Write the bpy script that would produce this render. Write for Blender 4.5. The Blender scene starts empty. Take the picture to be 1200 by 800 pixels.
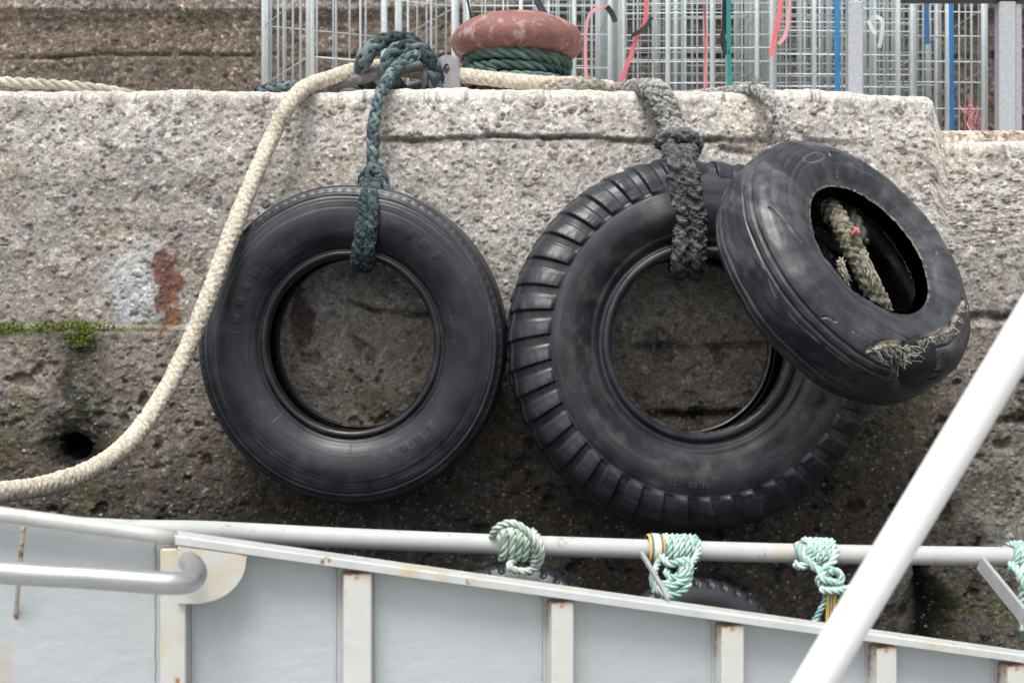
import bpy, math, random
import numpy as np
from mathutils import Vector, Matrix

rng = np.random.default_rng(7)
random.seed(7)
C = bpy.context.scene.collection
D0 = 4.76                       # camera to quay face, metres
F = 1200 * 50 / 36.0

def P(px, py, d):
    return np.array(((px - 600) / F * d, d - D0, (400 - py) / F * d))

# ------------------------------------------------------------------ camera, light
cam = bpy.data.cameras.new("camera"); camo = bpy.data.objects.new("camera", cam); C.objects.link(camo)
camo.location = (0, -D0, 0); camo.rotation_euler = (math.radians(90), 0, 0)
cam.lens = 50; cam.sensor_width = 36; cam.clip_start = 0.05; cam.clip_end = 2000
cam.dof.use_dof = True; cam.dof.focus_distance = 4.25; cam.dof.aperture_fstop = 5.6
bpy.context.scene.camera = camo
sc = bpy.context.scene
world = bpy.data.worlds.new("World"); sc.world = world; world.use_nodes = True
nt = world.node_tree; nt.nodes.clear()
SUN_EL, SUN_AZ = math.radians(62), math.radians(196)      # azimuth clockwise from +Y
wo = nt.nodes.new('ShaderNodeOutputWorld'); wb = nt.nodes.new('ShaderNodeBackground')
sky = nt.nodes.new('ShaderNodeTexSky'); sky.sky_type = 'NISHITA'; sky.sun_disc = False
sky.sun_elevation = SUN_EL; sky.sun_rotation = SUN_AZ; sky.dust_density = 4; sky.air_density = 1.0
hs = nt.nodes.new('ShaderNodeHueSaturation'); hs.inputs['Saturation'].default_value = 0.22
wb.inputs['Strength'].default_value = 0.13
nt.links.new(sky.outputs[0], hs.inputs['Color']); nt.links.new(hs.outputs[0], wb.inputs['Color'])
nt.links.new(wb.outputs[0], wo.inputs['Surface'])
sl = bpy.data.lights.new("sun", 'SUN'); sl.energy = 1.5; sl.angle = math.radians(24); sl.color = (1, .975, .94)
so = bpy.data.objects.new("sun", sl); C.objects.link(so)
sd = Vector((math.sin(SUN_AZ) * math.cos(SUN_EL), math.cos(SUN_AZ) * math.cos(SUN_EL), math.sin(SUN_EL)))
so.rotation_euler = (-sd).to_track_quat('-Z', 'Y').to_euler(); so.location = (0, -3, 8)
vs = sc.view_settings; vs.view_transform = 'Standard'; vs.look = 'None'; vs.exposure = 0.60; vs.gamma = 1
vs.use_curve_mapping = False

# ------------------------------------------------------------------ mesh helpers
class MB:
    def __init__(s): s.v = []; s.f = []; s.c = []; s.n = 0; s.nr = []; s.smooth = []
    def add(s, v, faces, col=(1, 1, 1), smooth=True, nrm=None):
        v = np.asarray(v, float).reshape(-1, 3)
        col = np.asarray(col, float)
        if col.ndim == 1: col = np.repeat(col[None], len(v), 0)
        s.v.append(v); s.c.append(col)
        fa = np.asarray(faces, int)
        s.f.append(fa + s.n); s.smooth.append(np.full(len(fa), smooth)); s.n += len(v)
        s.nr.append(nrm)
    def mesh(s, name):
        v = np.concatenate(s.v); c = np.concatenate(s.c)
        me = bpy.data.meshes.new(name)
        loops = np.concatenate([f.ravel() for f in s.f]); tot = np.concatenate([np.full(len(f), f.shape[1]) for f in s.f])
        st = np.concatenate([[0], np.cumsum(tot)[:-1]])
        me.vertices.add(len(v)); me.vertices.foreach_set('co', v.ravel().astype(np.float32))
        me.loops.add(len(loops)); me.loops.foreach_set('vertex_index', loops.astype(np.int32))
        me.polygons.add(len(tot)); me.polygons.foreach_set('loop_start', st.astype(np.int32)); me.polygons.foreach_set('loop_total', tot.astype(np.int32))
        me.update(calc_edges=True)
        me.polygons.foreach_set('use_smooth', np.concatenate(s.smooth))
        a = me.color_attributes.new('Col', 'FLOAT_COLOR', 'POINT')
        a.data.foreach_set('color', np.concatenate([c[:, :3], np.ones((len(c), 1))], 1).ravel().astype(np.float32))
        me.validate()
        if s.nr and s.nr[0] is not None:
            me.normals_split_custom_set_from_vertices(np.concatenate(s.nr).tolist())
        return me

def obj(name, mb, mat, parent=None, origin=None):
    v = np.concatenate(mb.v)
    if origin is None:
        origin = np.array(((v[:, 0].min() + v[:, 0].max()) / 2, (v[:, 1].min() + v[:, 1].max()) / 2, v[:, 2].min()))
    origin = np.array(origin, float)
    mb.v = [a - origin for a in mb.v]
    o = bpy.data.objects.new(name, mb.mesh(name)); C.objects.link(o)
    o.data.materials.append(mat)
    o.location = origin
    if parent is not None:
        o.parent = parent
        acc = Vector((0, 0, 0)); p = parent
        while p is not None: acc += p.location; p = p.parent
        o.location = Vector(origin) - acc
    return o

def localobj(name, mb, mat, parent):
    o = bpy.data.objects.new(name, mb.mesh(name)); C.objects.link(o); o.data.materials.append(mat); o.parent = parent
    return o

def tag(o, label=None, cat=None, group=None, kind=None):
    if label: o['label'] = label
    if cat: o['category'] = cat
    if group: o['group'] = group
    if kind: o['kind'] = kind
    return o

def thing(name, loc, label, cat, group=None):
    o = bpy.data.objects.new(name, None); C.objects.link(o); o.location = Vector([float(q) for q in loc]); o.empty_display_size = .1
    return tag(o, label, cat, group)

def gridfaces(nu, nv, closeu=False, closev=False):
    i = np.arange(nu if closeu else nu - 1); j = np.arange(nv if closev else nv - 1)
    I, J = np.meshgrid(i, j, indexing='ij'); I2 = (I + 1) % nu; J2 = (J + 1) % nv
    return np.stack([(I * nv + J), (I2 * nv + J), (I2 * nv + J2), (I * nv + J2)], -1).reshape(-1, 4)

def box(mb, c, sx, sy, sz, M=None, bev=0.0, col=(1, 1, 1)):
    """bevelled box, centre c, full sizes, optional 3x3 axes matrix (columns)"""
    h = np.array((sx, sy, sz)) / 2; b = min(bev, h.min() * .9)
    if b <= 0:
        v = np.array([(x, y, z) for x in (-1, 1) for y in (-1, 1) for z in (-1, 1)]) * h
        f = [(0, 1, 3, 2), (4, 6, 7, 5), (0, 4, 5, 1), (2, 3, 7, 6), (0, 2, 6, 4), (1, 5, 7, 3)]
        V = v; fl = [np.array(f)]
    else:
        V = []; idx = {}
        for x in (-1, 1):
            for y in (-1, 1):
                for z in (-1, 1):
                    for a in range(3):
                        q = np.array((x, y, z)) * (h - b); q[a] = (x, y, z)[a] * h[a]
                        idx[(x, y, z, a)] = len(V); V.append(q)
        V = np.array(V); q4 = []; t3 = []
        for a in range(3):
            o1, o2 = [k for k in range(3) if k != a]
            for s in (-1, 1):
                r = []
                for (p, q) in ((-1, -1), (1, -1), (1, 1), (-1, 1)):
                    k = [0, 0, 0]; k[a] = s; k[o1] = p; k[o2] = q; r.append(idx[(*k, a)])
                q4.append(r)
            for p in (-1, 1):
                for q in (-1, 1):
                    k0 = [0, 0, 0]; k0[o1] = p; k0[o2] = q; k0[a] = -1; k1 = list(k0); k1[a] = 1
                    q4.append([idx[(*k0, o1)], idx[(*k1, o1)], idx[(*k1, o2)], idx[(*k0, o2)]])
        for x in (-1, 1):
            for y in (-1, 1):
                for z in (-1, 1): t3.append([idx[(x, y, z, a)] for a in range(3)])
        fl = [np.array(q4), np.array(t3)]
    # orient outward
    out = []
    for fa in fl:
        for r in fa:
            pts = V[r]; n = np.cross(pts[1] - pts[0], pts[2] - pts[0])
            out.append(r if np.dot(n, pts.mean(0)) > 0 else r[::-1])
    if M is not None: V = V @ np.array(M).T
    V = V + np.array(c)
    q = [r for r in out if len(r) == 4]; t = [r for r in out if len(r) == 3]
    n0 = mb.n
    mb.add(V, np.array(q), col, False)
    if t:
        mb.f.append(np.array(t) + n0); mb.smooth.append(np.full(len(t), False))

def catmull(pts, step):
    p = np.asarray(pts, float); p = np.vstack([2 * p[0] - p[1], p, 2 * p[-1] - p[-2]])
    out = []
    for i in range(1, len(p) - 2):
        t = np.linspace(0, 1, 24, endpoint=False)[:, None]
        a, b, c, d = p[i - 1], p[i], p[i + 1], p[i + 2]
        out.append(.5 * ((2 * b) + (-a + c) * t + (2 * a - 5 * b + 4 * c - d) * t ** 2 + (-a + 3 * b - 3 * c + d) * t ** 3))
    out.append(p[-2][None]); q = np.vstack(out)
    L = np.concatenate([[0], np.cumsum(np.linalg.norm(np.diff(q, axis=0), axis=1))])
    n = max(3, int(L[-1] / step) + 1); s = np.linspace(0, L[-1], n)
    return np.stack([np.interp(s, L, q[:, k]) for k in range(q.shape[1])], 1), s

def frames(p):
    T = np.gradient(p, axis=0); T /= np.linalg.norm(T, axis=1)[:, None] + 1e-12
    N = np.zeros_like(p); u = np.cross(T[0], (0, 0, 1.0))
    if np.linalg.norm(u) < .1: u = np.cross(T[0], (1.0, 0, 0))
    N[0] = u / np.linalg.norm(u)
    for i in range(1, len(p)):
        n = N[i - 1] - T[i] * np.dot(N[i - 1], T[i]); N[i] = n / np.linalg.norm(n)
    return T, N, np.cross(T, N)

def ring_tube(mb, centre, N, B, ra, rb, ang, col, nseg=8, cap=True):
    """elliptical tube; ra along radial direction (angle ang), rb tangential"""
    n = len(centre); th = np.linspace(0, 2 * math.pi, nseg, endpoint=False)
    ang = np.broadcast_to(ang, (n,)); ra = np.broadcast_to(ra, (n,)); rb = np.broadcast_to(rb, (n,))
    e1 = np.cos(ang)[:, None] * N + np.sin(ang)[:, None] * B
    e2 = -np.sin(ang)[:, None] * N + np.cos(ang)[:, None] * B
    v = centre[:, None, :] + ra[:, None, None] * np.cos(th)[None, :, None] * e1[:, None, :] + rb[:, None, None] * np.sin(th)[None, :, None] * e2[:, None, :]
    c = np.repeat(col[:, None, :], nseg, 1) if np.ndim(col) == 2 else col
    cc = c.reshape(-1, 3) if np.ndim(col) == 2 else np.repeat(np.array(col)[None], n * nseg, 0)
    V = np.vstack([v.reshape(-1, 3), centre[:1], centre[-1:]]); cc = np.vstack([cc, cc[:1], cc[-1:]])
    n0 = mb.n
    mb.add(V, gridfaces(n, nseg, False, True), cc)
    k = np.arange(nseg); k2 = (k + 1) % nseg
    t = np.vstack([np.stack([np.full(nseg, n * nseg), k, k2], 1), np.stack([np.full(nseg, n * nseg + 1), (n - 1) * nseg + k2, (n - 1) * nseg + k], 1)])
    mb.f.append(t + n0); mb.smooth.append(np.full(len(t), True))

def tube(mb, pts, r, step=.02, nseg=20, col=(1, 1, 1)):
    p, s = catmull(pts, step); T, N, B = frames(p)
    ring_tube(mb, p, N, B, r, r, 0.0, np.array(col), nseg)

def hairs(mb, p, N, B, T, R, count, length, col, width=.0007, spread=1.0):
    i = rng.integers(0, len(p), count); a = rng.uniform(0, 2 * math.pi, count)
    rad = np.cos(a)[:, None] * N[i] + np.sin(a)[:, None] * B[i]
    Rr = np.broadcast_to(R, (len(p),))[i]
    base = p[i] + rad * Rr[:, None] * rng.uniform(.8, 1.0, count)[:, None]
    d = rad * rng.uniform(.2, 1.0, count)[:, None] * spread + T[i] * rng.normal(0, .8, count)[:, None] + rng.normal(0, .35, (count, 3))
    d /= np.linalg.norm(d, axis=1)[:, None]
    L = length * rng.uniform(.3, 1.0, count)[:, None]
    side = np.cross(d, rng.normal(0, 1, (count, 3))); side /= np.linalg.norm(side, axis=1)[:, None] + 1e-9
    mid = base + d * L * .5 + rng.normal(0, .12, (count, 3)) * L
    V = np.stack([base - side * width, base + side * width, mid + side * width * .8, mid - side * width * .8, base + d * L + rng.normal(0, .2, (count, 3)) * L], 1)
    col = np.asarray(col); cc = np.repeat((col[None] * rng.uniform(.6, 1.3, (count, 1)))[:, None], 5, 1).reshape(-1, 3)
    n0 = mb.n; k = np.arange(count)[:, None] * 5
    mb.add(V.reshape(-1, 3), k + np.array([[0, 1, 2, 3]]), cc)
    mb.f.append(k + np.array([[3, 2, 4]]) + n0); mb.smooth.append(np.full(count, True))

def noise1(n, per, amp):
    m = max(2, int(n / max(1, per)) + 2)
    return np.interp(np.linspace(0, m - 1, n), np.arange(m), rng.normal(0, amp, m))

def rope_twist(mb, pts, R, col, col2=None, nstr=3, pitch=7.0, fuzz=0, flen=.012, step=None, jit=.05):
    p, s = catmull(pts, step or R * .35); T, N, B = frames(p); n = len(p)
    p = p + N * noise1(n, 20, R * jit)[:, None] + B * noise1(n, 20, R * jit)[:, None]
    col = np.array(col, float); col2 = col if col2 is None else np.array(col2, float)
    ph = rng.uniform(0, 6)
    off = R * (.52 if nstr == 3 else .6); sr = R * (.55 if nstr == 3 else .44)
    for k in range(nstr):
        a = ph + 2 * math.pi * k / nstr + s * 2 * math.pi / (pitch * R)
        c = p + off * (np.cos(a)[:, None] * N + np.sin(a)[:, None] * B)
        m = np.clip(.5 + noise1(n, 12, .5), 0, 1)[:, None]
        cc = (col * (1 - m) + col2 * m) * (1 + noise1(n, 4, .08))[:, None]
        ring_tube(mb, c, N, B, sr * (1 + noise1(n, 10, .05)), sr * (1 + noise1(n, 10, .05)), a, np.clip(cc, 0.002, 1), 8)
    if fuzz: hairs(mb, p, N, B, T, R, fuzz, flen, (col + col2) / 2)
    return p

def rope_braid(mb, pts, R, col, col2, fuzz=0, flen=.012, pitch=9.0, rad=None, flat=1.0):
    p, s = catmull(pts, R * .22); T, N, B = frames(p); n = len(p)
    col = np.array(col, float); col2 = np.array(col2, float)
    if rad is not None: RR = np.interp(np.linspace(0, 1, n), np.linspace(0, 1, len(rad)), rad) * R
    else: RR = np.full(n, R)
    RR = RR * (1 + noise1(n, 18, .06))
    k = 2 * math.pi / (pitch * R)
    ring_tube(mb, p, N, B, RR * .80, RR * .80, 0.0, col * .6, 12)
    for fam in (1, -1):
        for i in range(4):
            a = fam * k * s + i * math.pi / 2 + (0 if fam > 0 else 0.0)
            off = RR * (.70 + fam * .075 * np.cos(4 * k * s))
            c = p + off[:, None] * (np.cos(a)[:, None] * N + np.sin(a)[:, None] * B)
            m = np.clip(.5 + noise1(n, 14, .55), 0, 1)[:, None]
            cc = np.clip((col * (1 - m) + col2 * m) * (1 + noise1(n, 3, .14))[:, None], .002, 1)
            ring_tube(mb, c, N, B, RR * .27 * (1 + noise1(n, 6, .1)), RR * .46 * (1 + noise1(n, 6, .08)), a, cc, 8)
    if fuzz: hairs(mb, p, N, B, T, RR, fuzz, flen, (col + col2) / 2)
    return p, N, B, T

def rope_soft(mb, pts, R, col, col2, fuzz=0, flen=.008, braid=.06, shag=.04, pitch=5.0, flat=1.0, rad=None, nb=4, mott=.12, hw=.0009):
    """worn braided rope as one surface with a fine braid relief, mottled fibre and short hairs"""
    p, s = catmull(pts, .0022); T, N, B = frames(p); n = len(p); m = 36
    if rad is not None: RR = np.interp(np.linspace(0, 1, n), np.linspace(0, 1, len(rad)), rad) * R
    else: RR = np.full(n, R)
    RR = RR * (1 + noise1(n, 30, .03))
    th = np.linspace(0, 2 * math.pi, m, endpoint=False); k = 2 * math.pi / (pitch * R)
    S, TH = np.meshgrid(s, th, indexing='ij')
    a = np.sin(nb * (TH + k * S)); b = np.sin(nb * (TH - k * S))
    rel = np.maximum(a, b) * .6 + .4 * a * b
    u = R * np.cos(TH) * 1.0 + 3.1 * float(rng.uniform(0, 5)); w = R * np.sin(TH)
    g1 = vnoise(S + u * .7, w + S * .3, 110, int(rng.integers(1, 999)), 3); g2 = vnoise(S * .5 + u * 1.5, TH * .012 + u * 1.5, 330, int(rng.integers(1, 999)), 2)
    rr_ = RR[:, None] * (1 + braid * rel + shag * (g1 + .7 * g2))
    V = p[:, None] + (rr_ * np.cos(TH))[..., None] * N[:, None] + (rr_ * np.sin(TH) * flat)[..., None] * B[:, None]
    col = np.array(col, float); col2 = np.array(col2, float)
    mix = np.clip(.45 + .9 * g1 + .5 * g2 + .25 * rel, 0, 1)[..., None]
    CC = np.clip((col * (1 - mix) + col2 * mix) * (1 + mott * rel + mott * g2)[..., None], .003, 1)
    mb.add(V.reshape(-1, 3), gridfaces(n, m, False, True), CC.reshape(-1, 3))
    for e, kk in ((0, 1), (n - 1, -1)):
        c0 = mb.n; mb.add(np.vstack([p[e][None], V[e]]), np.stack([np.zeros(m, int), 1 + np.arange(m), 1 + (np.arange(m) + 1) % m], 1)[:, ::kk], CC[e, 0])
    if fuzz: hairs(mb, p, N, B, T, RR * .97, fuzz, flen, (col + 2 * col2) / 3, width=hw)
    return p, N, B, T

# ------------------------------------------------------------------ material helper
def mat(name, col=None, attr=True, rough=.7, rvar=.15, metal=0.0, nscale=40, nvar=.25, bump=.3, bscale=200, bdist=.002, spec=.5,
        spots=None, spot_th=.62, spot_scale=12, coat=0.0, extra=None, stretch=None, lowvar=.0, lowscale=3):
    m = bpy.data.materials.new(name); m.use_nodes = True; t = m.node_tree; n = t.nodes; L = t.links
    b = n['Principled BSDF']
    tc = n.new('ShaderNodeTexCoord'); vec = tc.outputs['Object']
    if stretch:
        mp = n.new('ShaderNodeMapping'); mp.inputs['Scale'].default_value = stretch; L.new(vec, mp.inputs[0]); svec = mp.outputs[0]
    else: svec = vec
    if attr:
        at = n.new('ShaderNodeAttribute'); at.attribute_name = 'Col'; cs = at.outputs['Color']
    else:
        rg = n.new('ShaderNodeRGB'); rg.outputs[0].default_value = (*col, 1); cs = rg.outputs[0]
    def nz(scale, det=6, v=None):
        q = n.new('ShaderNodeTexNoise'); q.inputs['Scale'].default_value = scale; q.inputs['Detail'].default_value = det
        q.inputs['Roughness'].default_value = .6; L.new(v or vec, q.inputs['Vector']); return q.outputs['Fac']
    def mr(src, a, b_, c, d):
        q = n.new('ShaderNodeMapRange'); q.inputs[1].default_value = a; q.inputs[2].default_value = b_
        q.inputs[3].default_value = c; q.inputs[4].default_value = d; L.new(src, q.inputs[0]); return q.outputs[0]
    def mul(c_, f_):
        q = n.new('ShaderNodeVectorMath'); q.operation = 'SCALE'; L.new(c_, q.inputs[0]); L.new(f_, q.inputs['Scale']); return q.outputs[0]
    n1 = nz(nscale, 6, svec); cs = mul(cs, mr(n1, .3, .7, 1 - nvar, 1 + nvar))
    if lowvar: cs = mul(cs, mr(nz(lowscale, 4), .3, .7, 1 - lowvar, 1 + lowvar))
    rsrc = mr(n1, .3, .7, max(.02, rough - rvar), min(1, rough + rvar))
    if spots is not None:
        for k, (sc_, scl, th, w) in enumerate(spots):
            fac = mr(nz(scl, 8), th, th + w, 0, 1)
            mx = n.new('ShaderNodeMix'); mx.data_type = 'RGBA'; mx.clamp_factor = True
            L.new(fac, mx.inputs[0]); L.new(cs, mx.inputs[6]); mx.inputs[7].default_value = (*sc_, 1); cs = mx.outputs[2]
    if extra: cs = extra(n, L, tc, cs, nz, mr, mul)
    L.new(cs, b.inputs['Base Color']); L.new(rsrc, b.inputs['Roughness'])
    b.inputs['Metallic'].default_value = metal; b.inputs['Specular IOR Level'].default_value = spec
    b.inputs['Coat Weight'].default_value = coat
    if bump:
        bp = n.new('ShaderNodeBump'); bp.inputs['Strength'].default_value = bump; bp.inputs['Distance'].default_value = bdist
        L.new(nz(bscale, 5, svec), bp.inputs['Height']); L.new(bp.outputs[0], b.inputs['Normal'])
    return m

def grain_extra(scales):
    """exposed aggregate: cell-sized grains of random tone, light and dark"""
    def f(n, L, tc, cs, nz, mr, mul):
        for (sc_, lo, hi, a, b) in scales:
            ds = n.new('ShaderNodeVectorMath'); ds.operation = 'ADD'
            q = n.new('ShaderNodeTexNoise'); q.inputs['Scale'].default_value = sc_ * .8; L.new(tc.outputs['Object'], q.inputs['Vector'])
            sv = n.new('ShaderNodeVectorMath'); sv.operation = 'SCALE'; sv.inputs['Scale'].default_value = .8 / sc_; L.new(q.outputs['Color'], sv.inputs[0])
            L.new(tc.outputs['Object'], ds.inputs[0]); L.new(sv.outputs[0], ds.inputs[1])
            v = n.new('ShaderNodeTexVoronoi'); v.inputs['Scale'].default_value = sc_; L.new(ds.outputs[0], v.inputs['Vector'])
            sx = n.new('ShaderNodeSeparateXYZ'); L.new(v.outputs['Color'], sx.inputs[0])
            dk = mr(sx.outputs['X'], 0, a, lo, 1); lt = mr(sx.outputs['X'], b, 1, 1, hi)
            m2 = n.new('ShaderNodeMath'); m2.operation = 'MULTIPLY'; L.new(dk, m2.inputs[0]); L.new(lt, m2.inputs[1])
            cs = mul(cs, m2.outputs[0])
        return cs
    return f

def rust_extra(zlo, zhi, th=.5, colr=(.42, .17, .055)):
    """rust and stain where the steel is old: near the top end of the object (object z between zlo and zhi)"""
    def f(n, L, tc, cs, nz, mr, mul):
        sx = n.new('ShaderNodeSeparateXYZ'); L.new(tc.outputs['Object'], sx.inputs[0])
        g = mr(sx.outputs['Z'], zlo, zhi, 0, .30)
        ad = n.new('ShaderNodeMath'); ad.operation = 'ADD'; L.new(nz(26, 8), ad.inputs[0]); L.new(g, ad.inputs[1])
        for (t0, w, c_, k) in ((th + .13, .12, (.58, .51, .39), .6), (th + .25, .07, colr, .85), (th + .345, .03, (.14, .06, .03), .8)):
            fac = mr(ad.outputs[0], t0, t0 + w, 0, k)
            mx = n.new('ShaderNodeMix'); mx.data_type = 'RGBA'; mx.clamp_factor = True
            L.new(fac, mx.inputs[0]); L.new(cs, mx.inputs[6]); mx.inputs[7].default_value = (*c_, 1); cs = mx.outputs[2]
        return cs
    return f

def plate_stain(n, L, tc, cs, nz, mr, mul):
    sx = n.new('ShaderNodeSeparateXYZ'); L.new(tc.outputs['Object'], sx.inputs[0])
    for (x0, zt, w, k, c_) in ((-.905, 2.07, .017, .55, (.52, .45, .33)), (.16, 2.1, .012, .3, (.5, .42, .3))):
        a = n.new('ShaderNodeMath'); a.operation = 'ADD'; a.inputs[1].default_value = -x0; L.new(sx.outputs['X'], a.inputs[0])
        b = n.new('ShaderNodeMath'); b.operation = 'ABSOLUTE'; L.new(a.outputs[0], b.inputs[0])
        m1 = n.new('ShaderNodeMath'); m1.operation = 'MULTIPLY'; L.new(mr(b.outputs[0], w, w * .3, 0, k), m1.inputs[0]); L.new(mr(sx.outputs['Z'], zt, zt - .03, 0, 1), m1.inputs[1])
        m2 = n.new('ShaderNodeMath'); m2.operation = 'MULTIPLY'; L.new(m1.outputs[0], m2.inputs[0]); L.new(mr(nz(14, 5), .3, .6, .4, 1.1), m2.inputs[1])
        mx = n.new('ShaderNodeMix'); mx.data_type = 'RGBA'; mx.clamp_factor = True
        L.new(m2.outputs[0], mx.inputs[0]); L.new(cs, mx.inputs[6]); mx.inputs[7].default_value = (*c_, 1); cs = mx.outputs[2]
    return cs

M = {}
M['concrete'] = mat('weathered_concrete', rough=.88, rvar=.1, nscale=90, nvar=.22, bump=.7, bscale=230, bdist=.003, spec=.18,
                    
                    extra=grain_extra([(48, .80, 1.25, .30, .78), (120, .70, 1.45, .28, .84), (300, .74, 1.32, .35, .75)]))
M['rear_concrete'] = mat('pebbled_concrete', rough=.9, rvar=.08, nscale=60, nvar=.3, bump=.8, bscale=120, bdist=.006, spec=.3,
                         extra=grain_extra([(50, .6, 2.0, .35, .82), (100, .5, 1.7, .4, .8)]))
M['rubber'] = mat('tyre_rubber', rough=.39, rvar=.14, nscale=14, nvar=.30, bump=.35, bscale=160, bdist=.0012, spec=.55,
                  lowvar=.25, lowscale=5, spots=[((.062, .060, .060), 9, .58, .25), ((.10, .095, .09), 160, .70, .05)])
M['rope'] = mat('rope_fibre', rough=.85, rvar=.1, nscale=120, nvar=.3, bump=.5, bscale=500, bdist=.001, spec=.25)
M['poly_rope'] = mat('polypropylene_rope', rough=.5, rvar=.1, nscale=120, nvar=.15, bump=.4, bscale=700, bdist=.0006, spec=.4)
M['shaded_plate_paint'] = mat('shaded_grey_marine_paint', col=(.475, .510, .525), attr=False, rough=.40, rvar=.1, nscale=5, nvar=.05, bump=.8, bscale=24, bdist=.0034, extra=plate_stain,  # blue-grey paint, with shade from the cap rail mixed into its tone
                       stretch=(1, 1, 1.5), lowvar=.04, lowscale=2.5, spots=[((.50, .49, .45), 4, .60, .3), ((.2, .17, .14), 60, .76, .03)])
M['white_paint'] = mat('off_white_marine_paint', col=(.62, .62, .585), attr=False, rough=.42, rvar=.1, nscale=16, nvar=.06, bump=.35, bscale=60, bdist=.002,
                       extra=rust_extra(-.12, 0.02, .5))
M['bracket_paint'] = mat('rusty_bracket_paint', col=(.60, .60, .56), attr=False, rough=.45, nscale=16, nvar=.06, bump=.3, bscale=60, bdist=.002,
                         spots=[((.58, .50, .36), 9, .47, .15), ((.42, .18, .06), 22, .60, .05), ((.14, .06, .03), 20, .67, .02)])
M['cap_paint'] = mat('worn_cap_paint', col=(.55, .565, .545), attr=False, rough=.45, rvar=.1, nscale=16, nvar=.08, bump=.3, bscale=60, bdist=.002,
                     spots=[((.56, .47, .32), 11, .56, .10), ((.30, .12, .05), 24, .645, .035), ((.12, .05, .03), 15, .685, .02)])
M['pipe_paint'] = mat('pipe_paint', col=(.50, .515, .50), attr=False, rough=.38, rvar=.08, nscale=20, nvar=.05, bump=.2, bscale=80, bdist=.001,
                      spots=[((.36, .35, .33), 34, .62, .06), ((.52, .48, .38), 7, .58, .12), ((.4, .16, .1), 16, .70, .02)])
M['pole_paint'] = mat('pole_paint', col=(.90, .88, .875), attr=False, rough=.35, rvar=.06, nscale=8, nvar=.03, bump=.2, bscale=30, bdist=.0015, spots=[((.74, .69, .66), 9, .60, .12), ((.45, .40, .36), 45, .72, .03)])
M['steel'] = mat('brushed_steel', col=(.50, .50, .51), attr=False, rough=.38, rvar=.08, metal=.75, nscale=30, nvar=.08, bump=.15, bscale=60, bdist=.001, stretch=(.3, 4, 4))
M['rusty_rod'] = mat('rusty_rod', col=(.50, .46, .38), attr=False, rough=.7, nscale=40, nvar=.3, spots=[((.25, .11, .05), 40, .5, .08)])
M['iron'] = mat('old_iron', col=(.165, .16, .17), attr=False, rough=.6, rvar=.12, nscale=50, nvar=.35, bump=.8, bscale=120, bdist=.003, metal=.2,
                spots=[((.26, .25, .26), 40, .56, .1)])
M['galv'] = mat('galvanised_steel', rough=.5, rvar=.1, metal=0, nscale=60, nvar=.14, bump=.15, bscale=200, bdist=.0005)
M['bollard'] = mat('red_bollard_paint', col=(.26, .115, .095), attr=False, rough=.66, rvar=.12, nscale=14, nvar=.22, bump=.8, bscale=60, bdist=.005,
                   spots=[((.16, .07, .06), 16, .58, .12), ((.46, .33, .31), 20, .52, .14)])
M['shaded_arm_paint'] = mat('shaded_arm_paint', col=(.36, .37, .37), attr=False, rough=.5, nscale=30, nvar=.1, spots=[((.3, .12, .07), 25, .66, .04)])  # grey darkened to carry the shade on the arms' down-facing sides
M['cloth'] = mat('strap_webbing', rough=.7, nscale=150, nvar=.15, bump=.3, bscale=600, bdist=.0006)
M['moss'] = mat('moss', rough=.9, nscale=90, nvar=.4, bump=.3)

# ------------------------------------------------------------------ numpy noise
def vnoise(X, Z, scale, seed, octs=4, ridged=False):
    out = np.zeros(X.shape); amp = 1.0; tot = 0
    for o in range(octs):
        r = np.random.default_rng(seed + o * 17); G = r.uniform(-1, 1, (256, 256)); s = scale * 2 ** o
        u = X * s + 100.3; w = Z * s + 77.7; i = np.floor(u).astype(int); j = np.floor(w).astype(int)
        a = u - i; b = w - j; a = a * a * (3 - 2 * a); b = b * b * (3 - 2 * b)
        g = lambda ii, jj: G[ii % 256, jj % 256]
        v = (g(i, j) * (1 - a) + g(i + 1, j) * a) * (1 - b) + (g(i, j + 1) * (1 - a) + g(i + 1, j + 1) * a) * b
        if ridged: v = 1 - 2 * np.abs(v)
        out += v * amp; tot += amp; amp *= .55
    return out / tot

def ss(x, a, b):
    t = np.clip((x - a) / (b - a), 0, 1); return t * t * (3 - 2 * t)

def lerp(a, b, t): return a + (np.asarray(b) - a) * t[..., None]

def pebbles(H, COL, xs, zs, count, r0, r1, hmul, palette, blend, seed, region, dens=None):
    r = np.random.default_rng(seed)
    x0, x1, z0, z1 = region
    for k in range(count):
        cx, cz = r.uniform(x0, x1), r.uniform(z0, z1)
        rad = r0 * (r1 / r0) ** (r.uniform() ** 1.7); asp = r.uniform(.5, 1); an = r.normal(0, .6)
        i0, i1 = np.searchsorted(xs, (cx - rad, cx + rad)); j0, j1 = np.searchsorted(zs, (cz - rad, cz + rad))
        if i1 <= i0 or j1 <= j0: continue
        dx = xs[i0:i1][:, None] - cx; dz = zs[j0:j1][None, :] - cz
        u = (dx * math.cos(an) + dz * math.sin(an)) / rad; w = (-dx * math.sin(an) + dz * math.cos(an)) / (rad * asp)
        d = (np.abs(u) ** 2.4 + np.abs(w) ** 2.4)
        m = np.clip((1 - d) * 3, 0, 1)
        edge = np.exp(-((d - 1.1) / .22) ** 2)
        H[i0:i1, j0:j1] += m * rad * hmul * (.7 + .3 * np.clip(1 - d, 0, 1)) - edge * rad * .12
        c = palette[r.integers(len(palette))] * r.uniform(.75, 1.2)
        b = (m * blend)[..., None]
        old = COL[i0:i1, j0:j1]
        COL[i0:i1, j0:j1] = old * (1 - b) + (c * (.03 + .97 * np.minimum(1, old.mean(-1, keepdims=True) / .33))) * b
        COL[i0:i1, j0:j1] *= (1 - .22 * edge * (d > 1))[..., None]

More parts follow.
